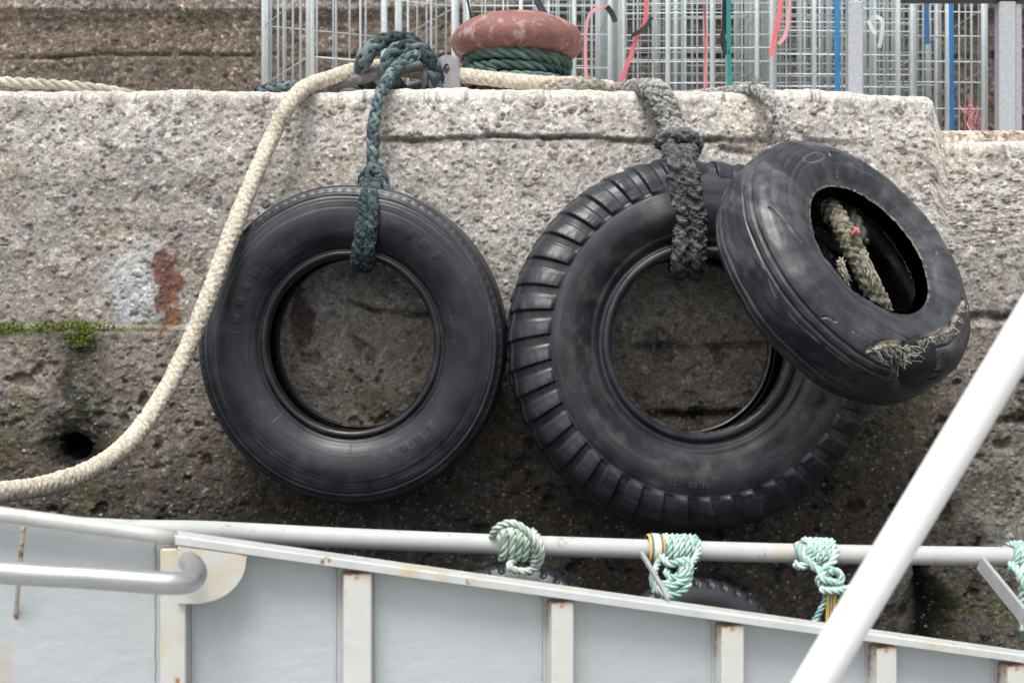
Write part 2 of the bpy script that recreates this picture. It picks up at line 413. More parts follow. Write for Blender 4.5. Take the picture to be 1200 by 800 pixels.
# ------------------------------------------------------------------ quay wall
def px2x(px): return (px - 600) / F * D0
def py2z(py): return (400 - py) / F * D0

def quay_wall():
    xs = np.concatenate([np.arange(-3.4, -1.8, .02), np.arange(-1.8, 1.8, .0036), np.arange(1.8, 3.4, .02)])
    ZT = py2z(107)
    zs = np.concatenate([np.arange(-2.3, -1.12, .02), np.arange(-1.12, ZT - .03, .0036)])
    X, Z = np.meshgrid(xs, zs, indexing='ij')
    PX = X / D0 * F + 600; PY = 400 - Z / D0 * F
    wob = vnoise(X, Z, 2.2, 3) * 26
    H = vnoise(X, Z, 1.6, 11) * .016 + vnoise(X, Z, 9, 12, 5) * .008 + vnoise(X, Z, 50, 13, 3) * .0036
    # colour zones
    top = np.array((.57, .537, .487)); mid = np.array((.335, .312, .288)); low = np.array((.185, .155, .128)); bot = np.array((.055, .046, .038))
    n1 = vnoise(X, Z, 3, 21); n2 = vnoise(X, Z, 12, 22); n3 = vnoise(X, Z, 40, 23)
    yy = PY + wob + n2 * 22
    COL = np.zeros(X.shape + (3,)) + top
    # left block is greyer above the ledge; the middle and right stay pale down to the tyres
    leftw = 1 - ss(PX, 200, 420)
    tmid = np.maximum(ss(yy, 140, 215) * (.45 + .55 * leftw), ss(yy, 250, 330))
    COL = lerp(COL, mid, tmid * (.75 + .25 * ss(n1, -.3, .3)))
    COL = lerp(COL, low, np.where(PX < 230, ss(yy, 355, 410), ss(yy, 300, 470)) * (.8 + .2 * ss(n2, -.3, .3)))
    COL = lerp(COL, np.array((.27, .235, .195)), (1 - ss(PX, 200, 330)) * ss(yy, 380, 410) * (.45 + .55 * ss(n2, -.4, .3)) * .8)
    COL = lerp(COL, np.array((.26, .235, .20)), ss(PX, 1080, 1140) * ss(yy, 360, 400) * .6)
    COL = lerp(COL, bot, ss(yy + 55 * n1 - 25 * (PX < 200), 430, 580) * .94)
    # right side mid band and damp
    COL = lerp(COL, mid * .62, ss(PX, 1090, 1130) * ss(PY, 205, 240) * (1 - ss(PY, 350, 380)) * ss(n2, -.3, .2) * .5)
    COL = lerp(COL, np.array((.17, .15, .12)), ss(PX, 1040, 1100) * ss(PY, 480, 520) * (.55 + .3 * n2))
    COL *= (1 + .28 * n3 + .30 * n2 + .20 * n1)[..., None]
    brn = ss(vnoise(X, Z, 6, 24), .0, .6); COL = lerp(COL, COL * np.array((1.0, .95, .88)), brn)
    # inside the tyres damp dark
    # rust and lime patch on the left
    def patch(cx, cy, rx, ry, c, k, wv=.35, sd=0):
        global _
        d = ((PX - cx) / rx) ** 2 + ((PY - cy) / ry) ** 2 + vnoise(X, Z, 18, 300 + sd) * wv * 2
        return lerp(COL, np.array(c), np.clip((1.1 - d) * 2.2, 0, 1) * k)
    COL = patch(162, 335, 38, 52, (.47, .49, .51), .9, sd=1)
    COL = patch(158, 300, 34, 26, (.50, .48, .44), .6, sd=2)
    COL = patch(196, 340, 15, 42, (.17, .070, .045), .9, 1.3, 3)
    COL = patch(203, 360, 9, 20, (.26, .10, .045), .6, .6, 4)
    COL = patch(192, 325, 8, 14, (.14, .06, .05), .7, .3, 5)
    COL = patch(355, 370, 16, 44, (.105, .055, .055), .85, .3, 6)
    COL = patch(392, 345, 36, 36, (.42, .39, .36), .8, .5, 7)
    COL = patch(375, 420, 22, 30, (.36, .34, .32), .6, .7, 9)
    COL = patch(420, 440, 60, 12, (.26, .24, .22), .4, .5, 8)
    # moss and algae
    mossm = np.exp(-((PY - 384 - 4 * np.sin(PX / 17)) / 8) ** 2) * (1 - ss(PX, 120, 250)) * ss(n2 + .3, -.1, .3)
    COL = lerp(COL, np.array((.10, .13, .03)), mossm * .8)
    alg = np.exp(-((PX - 96 - 7 * n2) / 24) ** 2) * ss(PY, 385, 400) * (1 - ss(PY, 470, 505))
    COL = lerp(COL, np.array((.014, .018, .010)), np.clip(alg * 1.6, 0, .98) * ss(n3 + n2 + .9, 0, .6))
    COL = lerp(COL, np.array((.09, .11, .03)), np.exp(-((PX - 108) / 18) ** 2 - ((PY - 575) / 17) ** 2) * .7 * ss(n3, -.2, .2))
    COL = lerp(COL, np.array((.085, .095, .035)), ss(PX, 1070, 1120) * ss(PY, 660, 710) * ss(n2, -.2, .3) * .8)
    COL = lerp(COL, np.array((.075, .075, .035)), ss(n1, .0, .4) * ss(PY, 420, 470) * (1 - ss(PY, 520, 570)) * .5)
    # cracks, ledges, block joints: (py as function of px), depth, half width px, px range
    def crack(yc, dep, hw, a, b, dark=.75):
        nonlocal H, COL
        w = ss(PX, a, a + 25) * (1 - ss(PX, b - 25, b)) * np.clip(.75 + vnoise(X, Z, 11, int(a) + 440) * 1.1, 0, 1)
        g = np.exp(-((PY - yc) / hw) ** 2) * w
        H = H - g * dep; COL = COL * (1 - g * dark)[..., None]
    wy = vnoise(X, Z * 0, 4, 51) * 9 + vnoise(X, Z * 0, 22, 52) * 3
    crack(163 + wy * .7, .020, 2.6, 440, 860)
    crack(176 + wy * .7 + (PX - 860) * .17, .018, 4, 830, 1010)
    H += .012 * (1 - ss(PY, 160, 168)) * ss(PX, 380, 470) * (1 - ss(PX, 960, 1060))       # upper course stands proud
    crack(357 + wy + (PX - 420) * .22 - (PX - 420) ** 2 * .0015, .03, 3.0, 395, 530)
    crack(372 + wy, .035, 5, 1105, 1300)
    crack(403 + wy, .02, 4, 690, 960, .6); crack(482 + wy * 1.3, .03, 5, 690, 1000, .7)
    crack(424 + wy, .02, 3, 230, 280); crack(493 + wy * 1.2, .03, 5, 1085, 1320)
    crack(387 + wy * .6, .015, 3, -200, 240, .4)
    crack(425 + wy, .012, 3, 30, 90, .6)
    crack(243 + wy * .2 - (PX - 150), .03, 3, 148, 172, .9)
    H += .022 * ss(PY, 380, 387) * (1 - ss(PX, 225, 270)) + .014 * ss(PY, 378, 384) * ss(PX, 1090, 1130)
    H += .010 * ss(PY, 350, 362) * ss(PX, 380, 420) * (1 - ss(PX, 560, 640))
    # vertical joint bottom right
    vx = 1084 + 7 * np.sin(PY / 22) + n2 * 6
    COL = lerp(COL, np.array((.27, .25, .21)), ss(PX, 1000, 1020) * (1 - ss(PX, 1076, 1084)) * ss(PY, 640, 660) * ss(n2 + .3, -.3, .3) * .6)
    COL = lerp(COL, np.array((.25, .24, .21)), ss(PX, 1110, 1150) * ss(PY, 495, 520) * (1 - ss(PY, 640, 690)) * ss(n2 + .2, -.3, .3) * .7)
    g = np.exp(-((PX - vx) / (5 + 18 * ss(PY, 660, 720))) ** 2) * ss(PY, 640, 665); H -= g * .10; COL *= (1 - .9 * g)[..., None]
    # erosion pits below
    pits = ss(vnoise(X, Z, 14, 61, 3), .28, .55) * ss(PY, 330, 420); H -= pits * .016; COL *= (1 - .45 * pits)[..., None]
    pale = ss(vnoise(X, Z, 7, 62, 4), .12, .5) * ss(PY, 380, 420) * (1 - ss(PY, 540, 620)); COL = lerp(COL, np.array((.24, .22, .19)), pale * .45)
    # weep hole
    dh = np.sqrt(((PX - 88 - n2 * 5) / 19) ** 2 + ((PY - 524) / 16) ** 2)
    hole = 1 - ss(dh, .75, 1.1); H -= hole * .16; COL *= (1 - .9 * hole)[..., None]
    g = np.exp(-((dh - 1.0) / 1.1) ** 2) * ss(n2 + .6, -.1, .4); COL *= (1 - .9 * g)[..., None]; H -= g * .022
    # vertical dark run through left
    pal = [np.array(c) for c in ((.40, .38, .35), (.33, .30, .28), (.25, .25, .26), (.46, .44, .40), (.36, .29, .23), (.20, .19, .19), (.52, .50, .47), (.40, .33, .29))]
    vis = (-1.8, 1.8, -1.12, ZT - .03)
    pebbles(H, COL, xs, zs, 16000, .003, .0085, .42, pal, .85, 101, vis)
    pebbles(H, COL, xs, zs, 3400, .007, .018, .24, pal, .85, 102, vis)
    pebbles(H, COL, xs, zs, 50, .018, .032, .12, pal, .3, 103, vis)
    spk = [np.array(c) for c in ((.34, .31, .27), (.26, .23, .19), (.42, .38, .33), (.30, .21, .15), (.18, .17, .16))]
    r_ = np.random.default_rng(555)
    for k in range(5200):
        cx_, cz_ = r_.uniform(-1.8, 1.8), r_.uniform(-1.1, .05); rad = r_.uniform(.0018, .0042)
        i0, i1 = np.searchsorted(xs, (cx_ - rad, cx_ + rad)); j0, j1 = np.searchsorted(zs, (cz_ - rad, cz_ + rad))
        if i1 <= i0 or j1 <= j0: continue
        c = spk[r_.integers(5)] * r_.uniform(.5, 1.1); COL[i0:i1, j0:j1] = COL[i0:i1, j0:j1] * .3 + c * .7; H[i0:i1, j0:j1] += .0012
    # keep the back of the joint away from the surface profile
    # top profile: rounded arris then the top
    prof = []
    rr = .035
    for a in np.linspace(0, 90, 14)[1:]:
        a = math.radians(a); prof.append((rr - rr * math.cos(a), rr * math.sin(a), -math.cos(a), math.sin(a)))
    for y in list(np.arange(.04, .14, .006)) + [.18, .24, .32, .42, .52, .66, .80]: prof.append((rr + y, rr, 0, 1))
    nz_ = len(zs); K = len(prof)
    nx = len(xs)
    V = np.zeros((nx, nz_ + K, 3)); CC = np.zeros((nx, nz_ + K, 3))
    # top height per column: drop on the right
    drop = .170 * ss(px2x(1) * 0 + xs / D0 * F + 600 + rng.normal(0, .4, nx), 1088, 1112)
    edge = vnoise(xs[:, None], xs[:, None] * 0, 7, 71, 4)[:, 0] * .006 + vnoise(xs[:, None], xs[:, None] * 0, 40, 72, 3)[:, 0] * .003
    edge += .012 * ss(xs, px2x(700), px2x(460)) * ss(xs, px2x(-50), px2x(200)) * 0
    edge += -.016 * ss(xs, px2x(930), px2x(1080)) * (1 - ss(xs, px2x(1088), px2x(1100)))
    up = ss(Z, ZT - .62, ZT - .03)
    V[:, :nz_, 0] = X; V[:, :nz_, 1] = -H; V[:, :nz_, 2] = Z - (drop)[:, None] * up + edge[:, None] * up
    hx = H[:, -1]
    sx, sz = np.meshgrid(xs, np.arange(K) * .006, indexing='ij')
    hn = vnoise(sx, sz, 30, 81, 4) * .005
    for k, (y, z, ny, nzv) in enumerate(prof):
        fade = max(0, 1 - k / 13)
        hh = hx * fade + hn[:, k] * (1 - fade) * (1 if k < 30 else 0) + hx * (1 - fade) * .25
        V[:, nz_ + k, 0] = xs; V[:, nz_ + k, 1] = y + ny * hh * 1.0
        V[:, nz_ + k, 2] = ZT - .03 + z - drop + edge + nzv * hh
        c = top * 1.12 * (1 + .25 * hn[:, k] / .005)[:, None]
        CC[:, nz_ + k] = COL[:, -1] * fade + c * (1 - fade)
    CC[:, :nz_] = COL
    # paler new top, tan on the low right part
    mb = MB(); mb.add(V.reshape(-1, 3), gridfaces(nx, nz_ + K), np.clip(CC, .004, .8).reshape(-1, 3))
    o = obj('quay_wall', mb, M['concrete'], None, (0, 0, -2.3))
    tag(o, 'pale pebbly concrete quay wall, dark and damp towards the water, with tyres hung on it', 'wall')
    return ZT + rr - .03
ZTOP = quay_wall()

# low slab seen beyond the broken right end of the wall
mb = MB()
box(mb, (px2x(1106) + 1.35, .56, .60), 2.7, .52, .302, bev=.01, col=(.50, .42, .345))
tag(obj('stone_kerb', mb, M['rear_concrete']), 'low tan stone kerb behind the broken right end of the quay wall', 'kerb')

# quay ground
def sheet(x0, x1, y0, y1, z, nx, ny, col, amp=0.0, sc_=3):
    xs = np.linspace(x0, x1, nx); ys = np.linspace(y0, y1, ny); X, Y = np.meshgrid(xs, ys, indexing='ij')
    Z = z + vnoise(X, Y, sc_, 5) * amp
    mb = MB(); c = np.array(col) * (1 + .15 * vnoise(X, Y, 1.3, 8))[..., None]
    mb.add(np.stack([X, Y, Z], -1).reshape(-1, 3), gridfaces(nx, ny), c.reshape(-1, 3)); return mb
mb = sheet(-300, 300, .79, 600, .815, 3, 3, (.33, .31, .28))
tag(obj('quay_ground', mb, M['rear_concrete'], None, (0, 0, 0)), kind='structure')
mb = sheet(-300, 300, -600, .06, -2.05, 3, 3, (.02, .03, .03))
wm = mat('harbour_water', col=(.012, .02, .02), attr=False, rough=.08, rvar=.03, nscale=2, nvar=.2, bump=.6, bscale=5, bdist=.08)
tag(obj('water', mb, wm, None, (0, 0, 0)), kind='structure')

# rear retaining wall
def rear_wall():
    dR = 9.0
    xs = np.arange(-4.6, 4.6, .010); zs = np.arange(.80, 3.3, .010)
    X, Z = np.meshgrid(xs, zs, indexing='ij'); PX = X / dR * F + 600; PY = 400 - Z / dR * F
    n = vnoise(X, Z, 2, 31); n2 = vnoise(X, Z, 10, 32)
    H = n * .012 + n2 * .01
    COL = np.zeros(X.shape + (3,)) + np.array((.185, .150, .118))
    COL = lerp(COL, np.array((.14, .115, .095)), ss(PY, 60, 75) * .7)
    COL = lerp(COL, np.array((.30, .265, .235)), (1 - ss(PY, 17, 22)) * .9)
    COL = lerp(COL, np.array((.23, .20, .18)), (1 - ss(PY, 4, 8)) * .8)
    COL = lerp(COL, np.array((.16, .13, .10)), (1 - ss(PY, -60, -50)) * .8)
    COL *= (1 + .3 * n2 + .2 * n)[..., None]
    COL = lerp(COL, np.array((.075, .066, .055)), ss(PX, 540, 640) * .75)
    H += .05 * (1 - ss(PY, 12, 18)) + .0
    g = np.exp(-((PY - 66 - n * 5) / 2.4) ** 2) * ss(n2, -.4, 0); H -= g * .022; COL *= (1 - .45 * g)[..., None]
    pal = [np.array(c) for c in ((.40, .32, .24), (.5, .44, .36), (.28, .2, .15), (.62, .58, .5), (.36, .27, .17), (.45, .30, .22), (.2, .17, .15))]
    pebbles(H, COL, xs, zs, 9000, .012, .034, .3, pal, .6, 201, (-4.6, 4.6, .8, 3.3))
    mb = MB(); mb.add(np.stack([X, dR - D0 - H, Z], -1).reshape(-1, 3), gridfaces(len(xs), len(zs)), np.clip(COL, .01, .8).reshape(-1, 3))
    box(mb, (0, dR - D0 + .55, 2.05), 9.2, .9, 2.49, bev=.02, col=(.25, .22, .18))
    tag(obj('retaining_wall', mb, M['rear_concrete']), 'brown pebbledashed concrete retaining wall with a pale ledge, behind the cages', 'wall')
rear_wall()

# ------------------------------------------------------------------ tyres
def tyre(name, loc, label, front, back_scale=1.0, nang=720, disp=None, rot=None, nliner=.012, cidx=None, colf=None, extra=None, group=None, step=.0035):
    """front: list of (r, a) from bead toe to crown; names of zones by cidx=(i_bead_end, i_side_end)"""
    fr = np.array(front, float)
    back = fr[::-1][1:] * np.array((1, -back_scale))
    # inner liner, back bead to front bead
    lin = []
    for (r, a) in fr[2:][::-1]:
        lin.append((max(fr[0, 0] + .004, r - nliner), a - nliner * (1 if a > nliner else 0)))
    lin = np.array(lin); crown = lin[0]
    lin_back = (lin * np.array((1, -back_scale)))[::-1]
    loop = np.vstack([fr, back, lin_back, lin[1:]])
    seg = []; pts = np.vstack([loop, loop[:1]])
    q, s = catmull(pts, step)
    q = q[:-1]
    # zone by position along the loop
    L = np.concatenate([[0], np.cumsum(np.linalg.norm(np.diff(pts, axis=0), axis=1))])
    tq = np.linspace(0, L[-1], len(q) + 1)[:-1]
    def nearest(i): return int(np.argmin(np.hypot(*(q[:len(q) // 2 + 5] - loop[i]).T)))
    ib = nearest(cidx[0]); is_ = nearest(cidx[1])
    nfront = len(fr); ib2i = int(np.argmin(np.hypot(*(q - loop[len(fr) + len(back) - 1]).T)))
    it2 = int(np.argmin(np.hypot(*(q - (fr[cidx[1]] * np.array((1, -back_scale)))).T)))
    m = len(q); th = np.linspace(0, 2 * math.pi, nang, endpoint=False)
    R = np.repeat(q[None, :, 0], nang, 0); A = np.repeat(q[None, :, 1], nang, 0); TH = np.repeat(th[:, None], m, 1)
    # profile normals
    tan = np.roll(q, -1, 0) - np.roll(q, 1, 0); tan /= np.linalg.norm(tan, axis=1)[:, None]
    nr = np.stack([tan[:, 1], -tan[:, 0]], 1)
    if nr[is_ // 2 + 2, 1] < 0: nr = -nr
    outer = np.arange(m) <= ib2i
    h = np.zeros_like(R)
    if disp is not None: h, R, A = disp(TH, R, A, outer[None, :] * np.ones_like(R), h)
    R = R + h * nr[None, :, 0]; A = A + h * nr[None, :, 1]
    V = np.stack([R * np.cos(TH), -A, R * np.sin(TH)], -1)
    if extra: V = extra(V, TH)
    # vertex normals
    dU = np.roll(V, -1, 0) - np.roll(V, 1, 0); dV = np.roll(V, -1, 1) - np.roll(V, 1, 1)
    Nn = np.cross(dU, dV); Nn /= np.linalg.norm(Nn, axis=-1)[..., None] + 1e-12
    # check outward at crown
    k = (is_ + it2) // 2
    radial = np.stack([np.cos(th), 0 * th, np.sin(th)], -1)
    flip = np.mean(np.sum(Nn[:, k] * radial, -1)) < 0
    if flip: Nn = -Nn
    col = np.zeros(V.shape) + np.array((.0175, .0198, .0250))
    if colf is not None: col = colf(TH, R, A, outer, col)
    stri = vnoise(TH * .9, R * 240 + A * 120, 1.0, 171, 3); smud = vnoise(TH * 3, R * 14 + A * 9, 1.0, 172, 4)
    col = np.where(outer[None, :, None], np.clip(col * (1 + .38 * stri + .25 * smud)[..., None], .006, 1), col)
    scr = ss(stri * .6 + smud * .7, .28, .55) * outer; col = lerp(col, np.array((.075, .077, .084)), scr * .32)
    root = thing(name, loc, label, 'tyre', group)
    if rot is not None: root.rotation_euler = rot
    zones = [('bead', 0, ib), ('sidewall', ib, is_), ('tread', is_, it2), ('inner_liner', it2, m)]
    for (zn, a, b) in zones:
        idx = np.arange(a, b + 1) % m
        v = V[:, idx]; n_ = Nn[:, idx]; c = col[:, idx]
        f = gridfaces(nang, len(idx), True, False)
        if not flip: pass
        e1 = v[1, 0] - v[0, 0]; e2 = v[0, 1] - v[0, 0]
        fn = np.cross(e1, e2 if len(idx) > 1 else e1)
        if np.dot(fn, n_[0, 0]) < 0: f = f[:, ::-1]
        mb = MB(); mb.add(v.reshape(-1, 3), f, c.reshape(-1, 3), True, n_.reshape(-1, 3))
        localobj(zn, mb, M['rubber'], root)
    return root, q

def angd(a, b): return np.abs((a - b + math.pi) % (2 * math.pi) - math.pi)

# tyre 1: truck tyre, left
F1 = [(.272, .055), (.268, .078), (.272, .094), (.281, .100), (.289, .099), (.294, .093), (.300, .094), (.312, .106), (.335, .120), (.365, .130), (.400, .134), (.435, .129),
      (.462, .121), (.470, .120), (.476, .113), (.488, .106), (.496, .090), (.499, .060), (.500, 0)]
def disp1(TH, R, A, outer, h):
    fr = outer * (A > 0)
    for r0, d, w in ((.318, -.0012, .0012), (.345, .0008, .001), (.420, .0012, .0012), (.428, -.0012, .0012), (.446, .0012, .0012), (.4555, .0015, .0012), (.4615, -.002, .0013), (.484, -.003, .0016)):
        h = h + fr * d * np.exp(-((R - r0) / w) ** 2)
    # shoulder nicks and radial mould lines
    t = (TH * 96 / (2 * math.pi)) % 1
    nick = np.exp(-((t - .5) / .2) ** 2) * np.exp(-((R - .481) / .005) ** 2) * outer
    h = h - nick * .0022
    for a in (-1.57, -.72, .05, 2.4, 3.9):
        h = h - fr * .0013 * np.exp(-(angd(TH, a) * R / .0012) ** 2) * ss(R, .30, .31) * (1 - ss(R, .352, .36))
    # four circumferential tread grooves
    for a0 in (-.078, -.026, .026, .078):
        h = h - outer * (R > .48) * .009 * np.exp(-((A - a0) / .005) ** 4)
    # block lettering worn to illegible raised marks
    for (c0, span, r0, seed) in ((-.95, .55, .362, 1), (2.75, .6, .372, 2), (1.0, .5, .392, 3)):
        lt = (TH - c0) * 44
        m = ss(np.sin(lt) + .4 * np.sin(lt * 2.7 + seed), -.1, .3) * (angd(TH, c0) < span / 2) * np.exp(-((R - r0) / .013) ** 6) * fr
        h = h + m * .0012
    # slight flattening under the rope
    A = A - fr * .010 * np.exp(-(angd(TH, 1.50) / .16) ** 2) * np.exp(-((R - .42) / .07) ** 2)
    return h, R * (1 - .012 * np.exp(-(angd(TH, 1.50) / .2) ** 2)), A
def col1(TH, R, A, outer, col):
    n = vnoise(TH * 4, R * 20, 1.5, 91, 4)
    col = col * (1 + .35 * n)[..., None]
    bead = (R < .30) * outer
    col = np.where(bead[..., None] > 0, col * .55, col)
    rust = ss(vnoise(TH * 6, R * 30, 1.2, 92) + .25, .0, .4) * (A < .05) * (A > -.11) * (R < .285) * (np.cos(TH) > -.2)
    col = lerp(col, np.array((.13, .055, .035)), rust * .9)
    scuff = ss(vnoise(TH * 2.2, R * 130, 1.0, 93, 3), .2, .6) * ss(R, .40, .44) * outer
    col = lerp(col, np.array((.085, .085, .09)), scuff * .35)
    sc2 = ss(vnoise(TH * 1.4, R * 260, 1.0, 94, 3), .05, .45) * ss(R, .40, .475) * ss(np.sin(TH) - .5 * np.cos(TH), -.5, .7) * outer
    return lerp(col, np.array((.13, .13, .14)), sc2 * .6)
p = P(416.5, 402, 4.60)
t1, q1 = tyre('tyre', p, 'smooth black truck tyre hung by the dark green rope, left of the other tyres', F1, disp=disp1, colf=col1, cidx=(6, 13),
              rot=(math.radians(2), 0, math.radians(-3)), group=None)
t1.scale = (.985, 1, 1.02)

# tyre 2: big lugged tyre
F2 = [(.284, .070), (.279, .090), (.282, .108), (.296, .118), (.308, .116), (.316, .108), (.326, .110), (.338, .122), (.352, .126), (.375, .140), (.410, .153), (.445, .155),
      (.475, .150), (.486, .148), (.505, .146), (.535, .138), (.562, .122), (.583, .096), (.594, .060), (.596, 0)]
NL = 42
def disp2(TH, R, A, outer, h):
    z = outer * (ss(R, .479, .492))
    sk = (R - .49) * -.35 * np.sign(A + 1e-9)
    t = ((TH + sk + .008 * np.sin(5 * TH + 1) + .005 * np.sin(13 * TH)) * NL / (2 * math.pi)) % 1
    half = (np.abs(A) < .02)
    blk = ss(t, .0, .12) * (1 - ss(t, .66, .70))
    ramp = .30 + .70 * ss(t, .0, .64)
    h = h + z * (blk * ramp * .0125 * (1 - .45 * ss(R, .565, .592)) - .003) * (1 + .35 * vnoise(TH * 6, R * 40, 1.0, 141, 3))
    fr = outer * (A > 0)
    for r0, d, w in ((.345, .001, .0015), (.463, .001, .001), (.478, -.0012, .001)):
        h = h + fr * d * np.exp(-((R - r0) / w) ** 2)
    # tread blocks across the crown
    h = h - outer * (np.abs(A) < .08) * .006 * (np.abs(A) > .062)
    # dent under the rope
    g = np.exp(-(angd(TH, 1.50) / .20) ** 2)
    sd = np.exp(-(angd(TH, 1.78) / .22) ** 2)
    A = A - fr * .060 * g * np.exp(-((R - .44) / .10) ** 2) + fr * .018 * sd * np.exp(-((R - .40) / .05) ** 2)
    R = R * (1 - .020 * g) + fr * .0
    return h, R, A
def col2(TH, R, A, outer, col):
    n = vnoise(TH * 5, R * 16, 1.3, 95, 4)
    col = col * (1 + .3 * n)[..., None] * 1.05
    dust = ss(n + vnoise(TH * 12, R * 50, 1, 96) * .6, -.1, .7) * ss(R, .33, .36) * (1 - ss(R, .46, .485)) * outer
    col = lerp(col, np.array((.080, .074, .070)), dust * .6)
    rim = (R < .284) * ss(vnoise(TH * 20, R * 50, 1.2, 97), -.1, .3)
    return lerp(col, np.array((.16, .12, .09)), rim * .6)
p = P(811, 403, 4.565)
t2, q2 = tyre('tyre', p, 'large black tyre with chunky sloping lugs hung by the thick grey rope, in the middle', F2, disp=disp2, colf=col2, cidx=(6, 13),
              rot=(math.radians(-3), 0, math.radians(7)), nang=1260)

# moulded size marking on tyre 2
def emboss(txt, root, prof, r0, th0, size, name='lettering'):
    cu = bpy.data.curves.new(name, 'FONT'); cu.body = txt; cu.size = size; cu.align_x = 'CENTER'; cu.space_character = 1.25
    cu.extrude = .0016; cu.resolution_u = 4
    o = bpy.data.objects.new(name, cu); C.objects.link(o)
    dg = bpy.context.evaluated_depsgraph_get(); me = bpy.data.meshes.new_from_object(o.evaluated_get(dg))
    bpy.data.objects.remove(o); 
    n = len(me.vertices); co = np.zeros(n * 3); me.vertices.foreach_get('co', co); co = co.reshape(-1, 3)
    r = r0 + co[:, 1]; th = th0 - co[:, 0] / (r0 + size / 2)
    pa = prof[prof[:, 1] > 0]; pa = pa[:int(len(pa) * .5)]
    ordr = np.argsort(pa[:, 0]); a = np.interp(r, pa[ordr, 0], pa[ordr, 1]) + co[:, 2] + .0006
    v = np.stack([r * np.cos(th), -a, r * np.sin(th)], 1)
    me.vertices.foreach_set('co', v.ravel()); me.update()
    at = me.color_attributes.new('Col', 'FLOAT_COLOR', 'POINT'); at.data.foreach_set('color', np.tile((.07, .072, .078, 1), n))
    me.materials.clear(); me.materials.append(M['rubber'])
    ob = bpy.data.objects.new(name, me); C.objects.link(ob); ob.parent = root
    return ob
emboss('11.00 - 20', t2, q2[:len(q2) // 3], .436, math.radians(-97), .026)

# tyre 3: wide implement tyre, worn and torn
F3 = [(.218, .062), (.211, .084), (.214, .101), (.230, .108), (.250, .112), (.275, .124), (.305, .134), (.335, .136), (.360, .130), (.383, .118), (.398, .108), (.412, .094), (.424, .070), (.430, .040), (.432, 0)]
ax = np.array((.525, -.665, .525)); ax /= np.linalg.norm(ax)
p3 = P(990, 316, 4.25); SC3 = .995
rot3 = Vector((0, -1, 0)).rotation_difference(Vector(ax)).to_matrix()
PR3 = np.array(F3)
_q3, _ = catmull(PR3, .004); _th = np.linspace(0, 2 * math.pi, 1440, endpoint=False)
_R, _T = np.meshgrid(_q3[:, 0], _th, indexing='ij'); _A = np.repeat(_q3[:, 1][:, None], 1440, 1)
_L = np.stack([_R * np.cos(_T), -_A, _R * np.sin(_T)], -1)
_W = (_L * SC3) @ np.array(rot3).T + p3
_dd = _W[..., 1] + D0; _px = _W[..., 0] / _dd * F + 600; _py = 400 - _W[..., 2] / _dd * F
def on_tyre3(px, py):
    """surface point of the third tyre (its own coordinates) that is seen at this place of the photograph"""
    e = (_px - px) ** 2 + (_py - py) ** 2; ok = e < e.min() + 6
    e2 = np.where(ok, _dd, 99); i = np.unravel_index(np.argmin(e2), e2.shape); return _L[i]
def path3(pl): return catmull([on_tyre3(*q) for q in pl], .004)[0]
def dist_path(V, path):
    out = np.full(V.shape[:-1], 9.0)
    for q in path: out = np.minimum(out, np.sqrt(((V - q) ** 2).sum(-1)))
    return out
TEARP = path3([(1018, 412), (1030, 403), (1048, 400), (1066, 403), (1082, 394), (1100, 388), (1114, 382), (1124, 366), (1131, 350)])
TEARLO = path3([(1022, 418), (1040, 428), (1052, 438), (1066, 424), (1082, 412), (1100, 408), (1116, 404), (1122, 396)])
CAVE = on_tyre3(1086, 430)
CRACKS = [path3(c) for c in ([(902, 241), (915, 254), (928, 268), (939, 281)], [(969, 163), (974, 178), (982, 192), (984, 206)],
                             [(976, 176), (1000, 184), (1030, 197), (1058, 214), (1085, 236), (1104, 262)], [(963, 374), (972, 373), (981, 375)])]
CORDL = [path3(c) for c in ([(886, 297), (895, 322), (908, 348), (930, 376), (955, 400), (985, 421), (1015, 436)], [(985, 182), (1010, 196), (1040, 204), (1070, 224), (1092, 250)],
                            [(1097, 284), (1099, 296)], [(1000, 388), (1015, 397), (1030, 406), (1044, 418)], [(1010, 400), (1024, 412), (1030, 424), (1048, 433)])]
PATCH3 = path3([(943, 183), (950, 178), (960, 177), (968, 180), (966, 185), (955, 188), (945, 187), (943, 183)])
_cache = {}
def local3(TH, R, A):
    if 'V' not in _cache: _cache['V'] = np.stack([R * np.cos(TH), -A, R * np.sin(TH)], -1)
    return _cache['V']
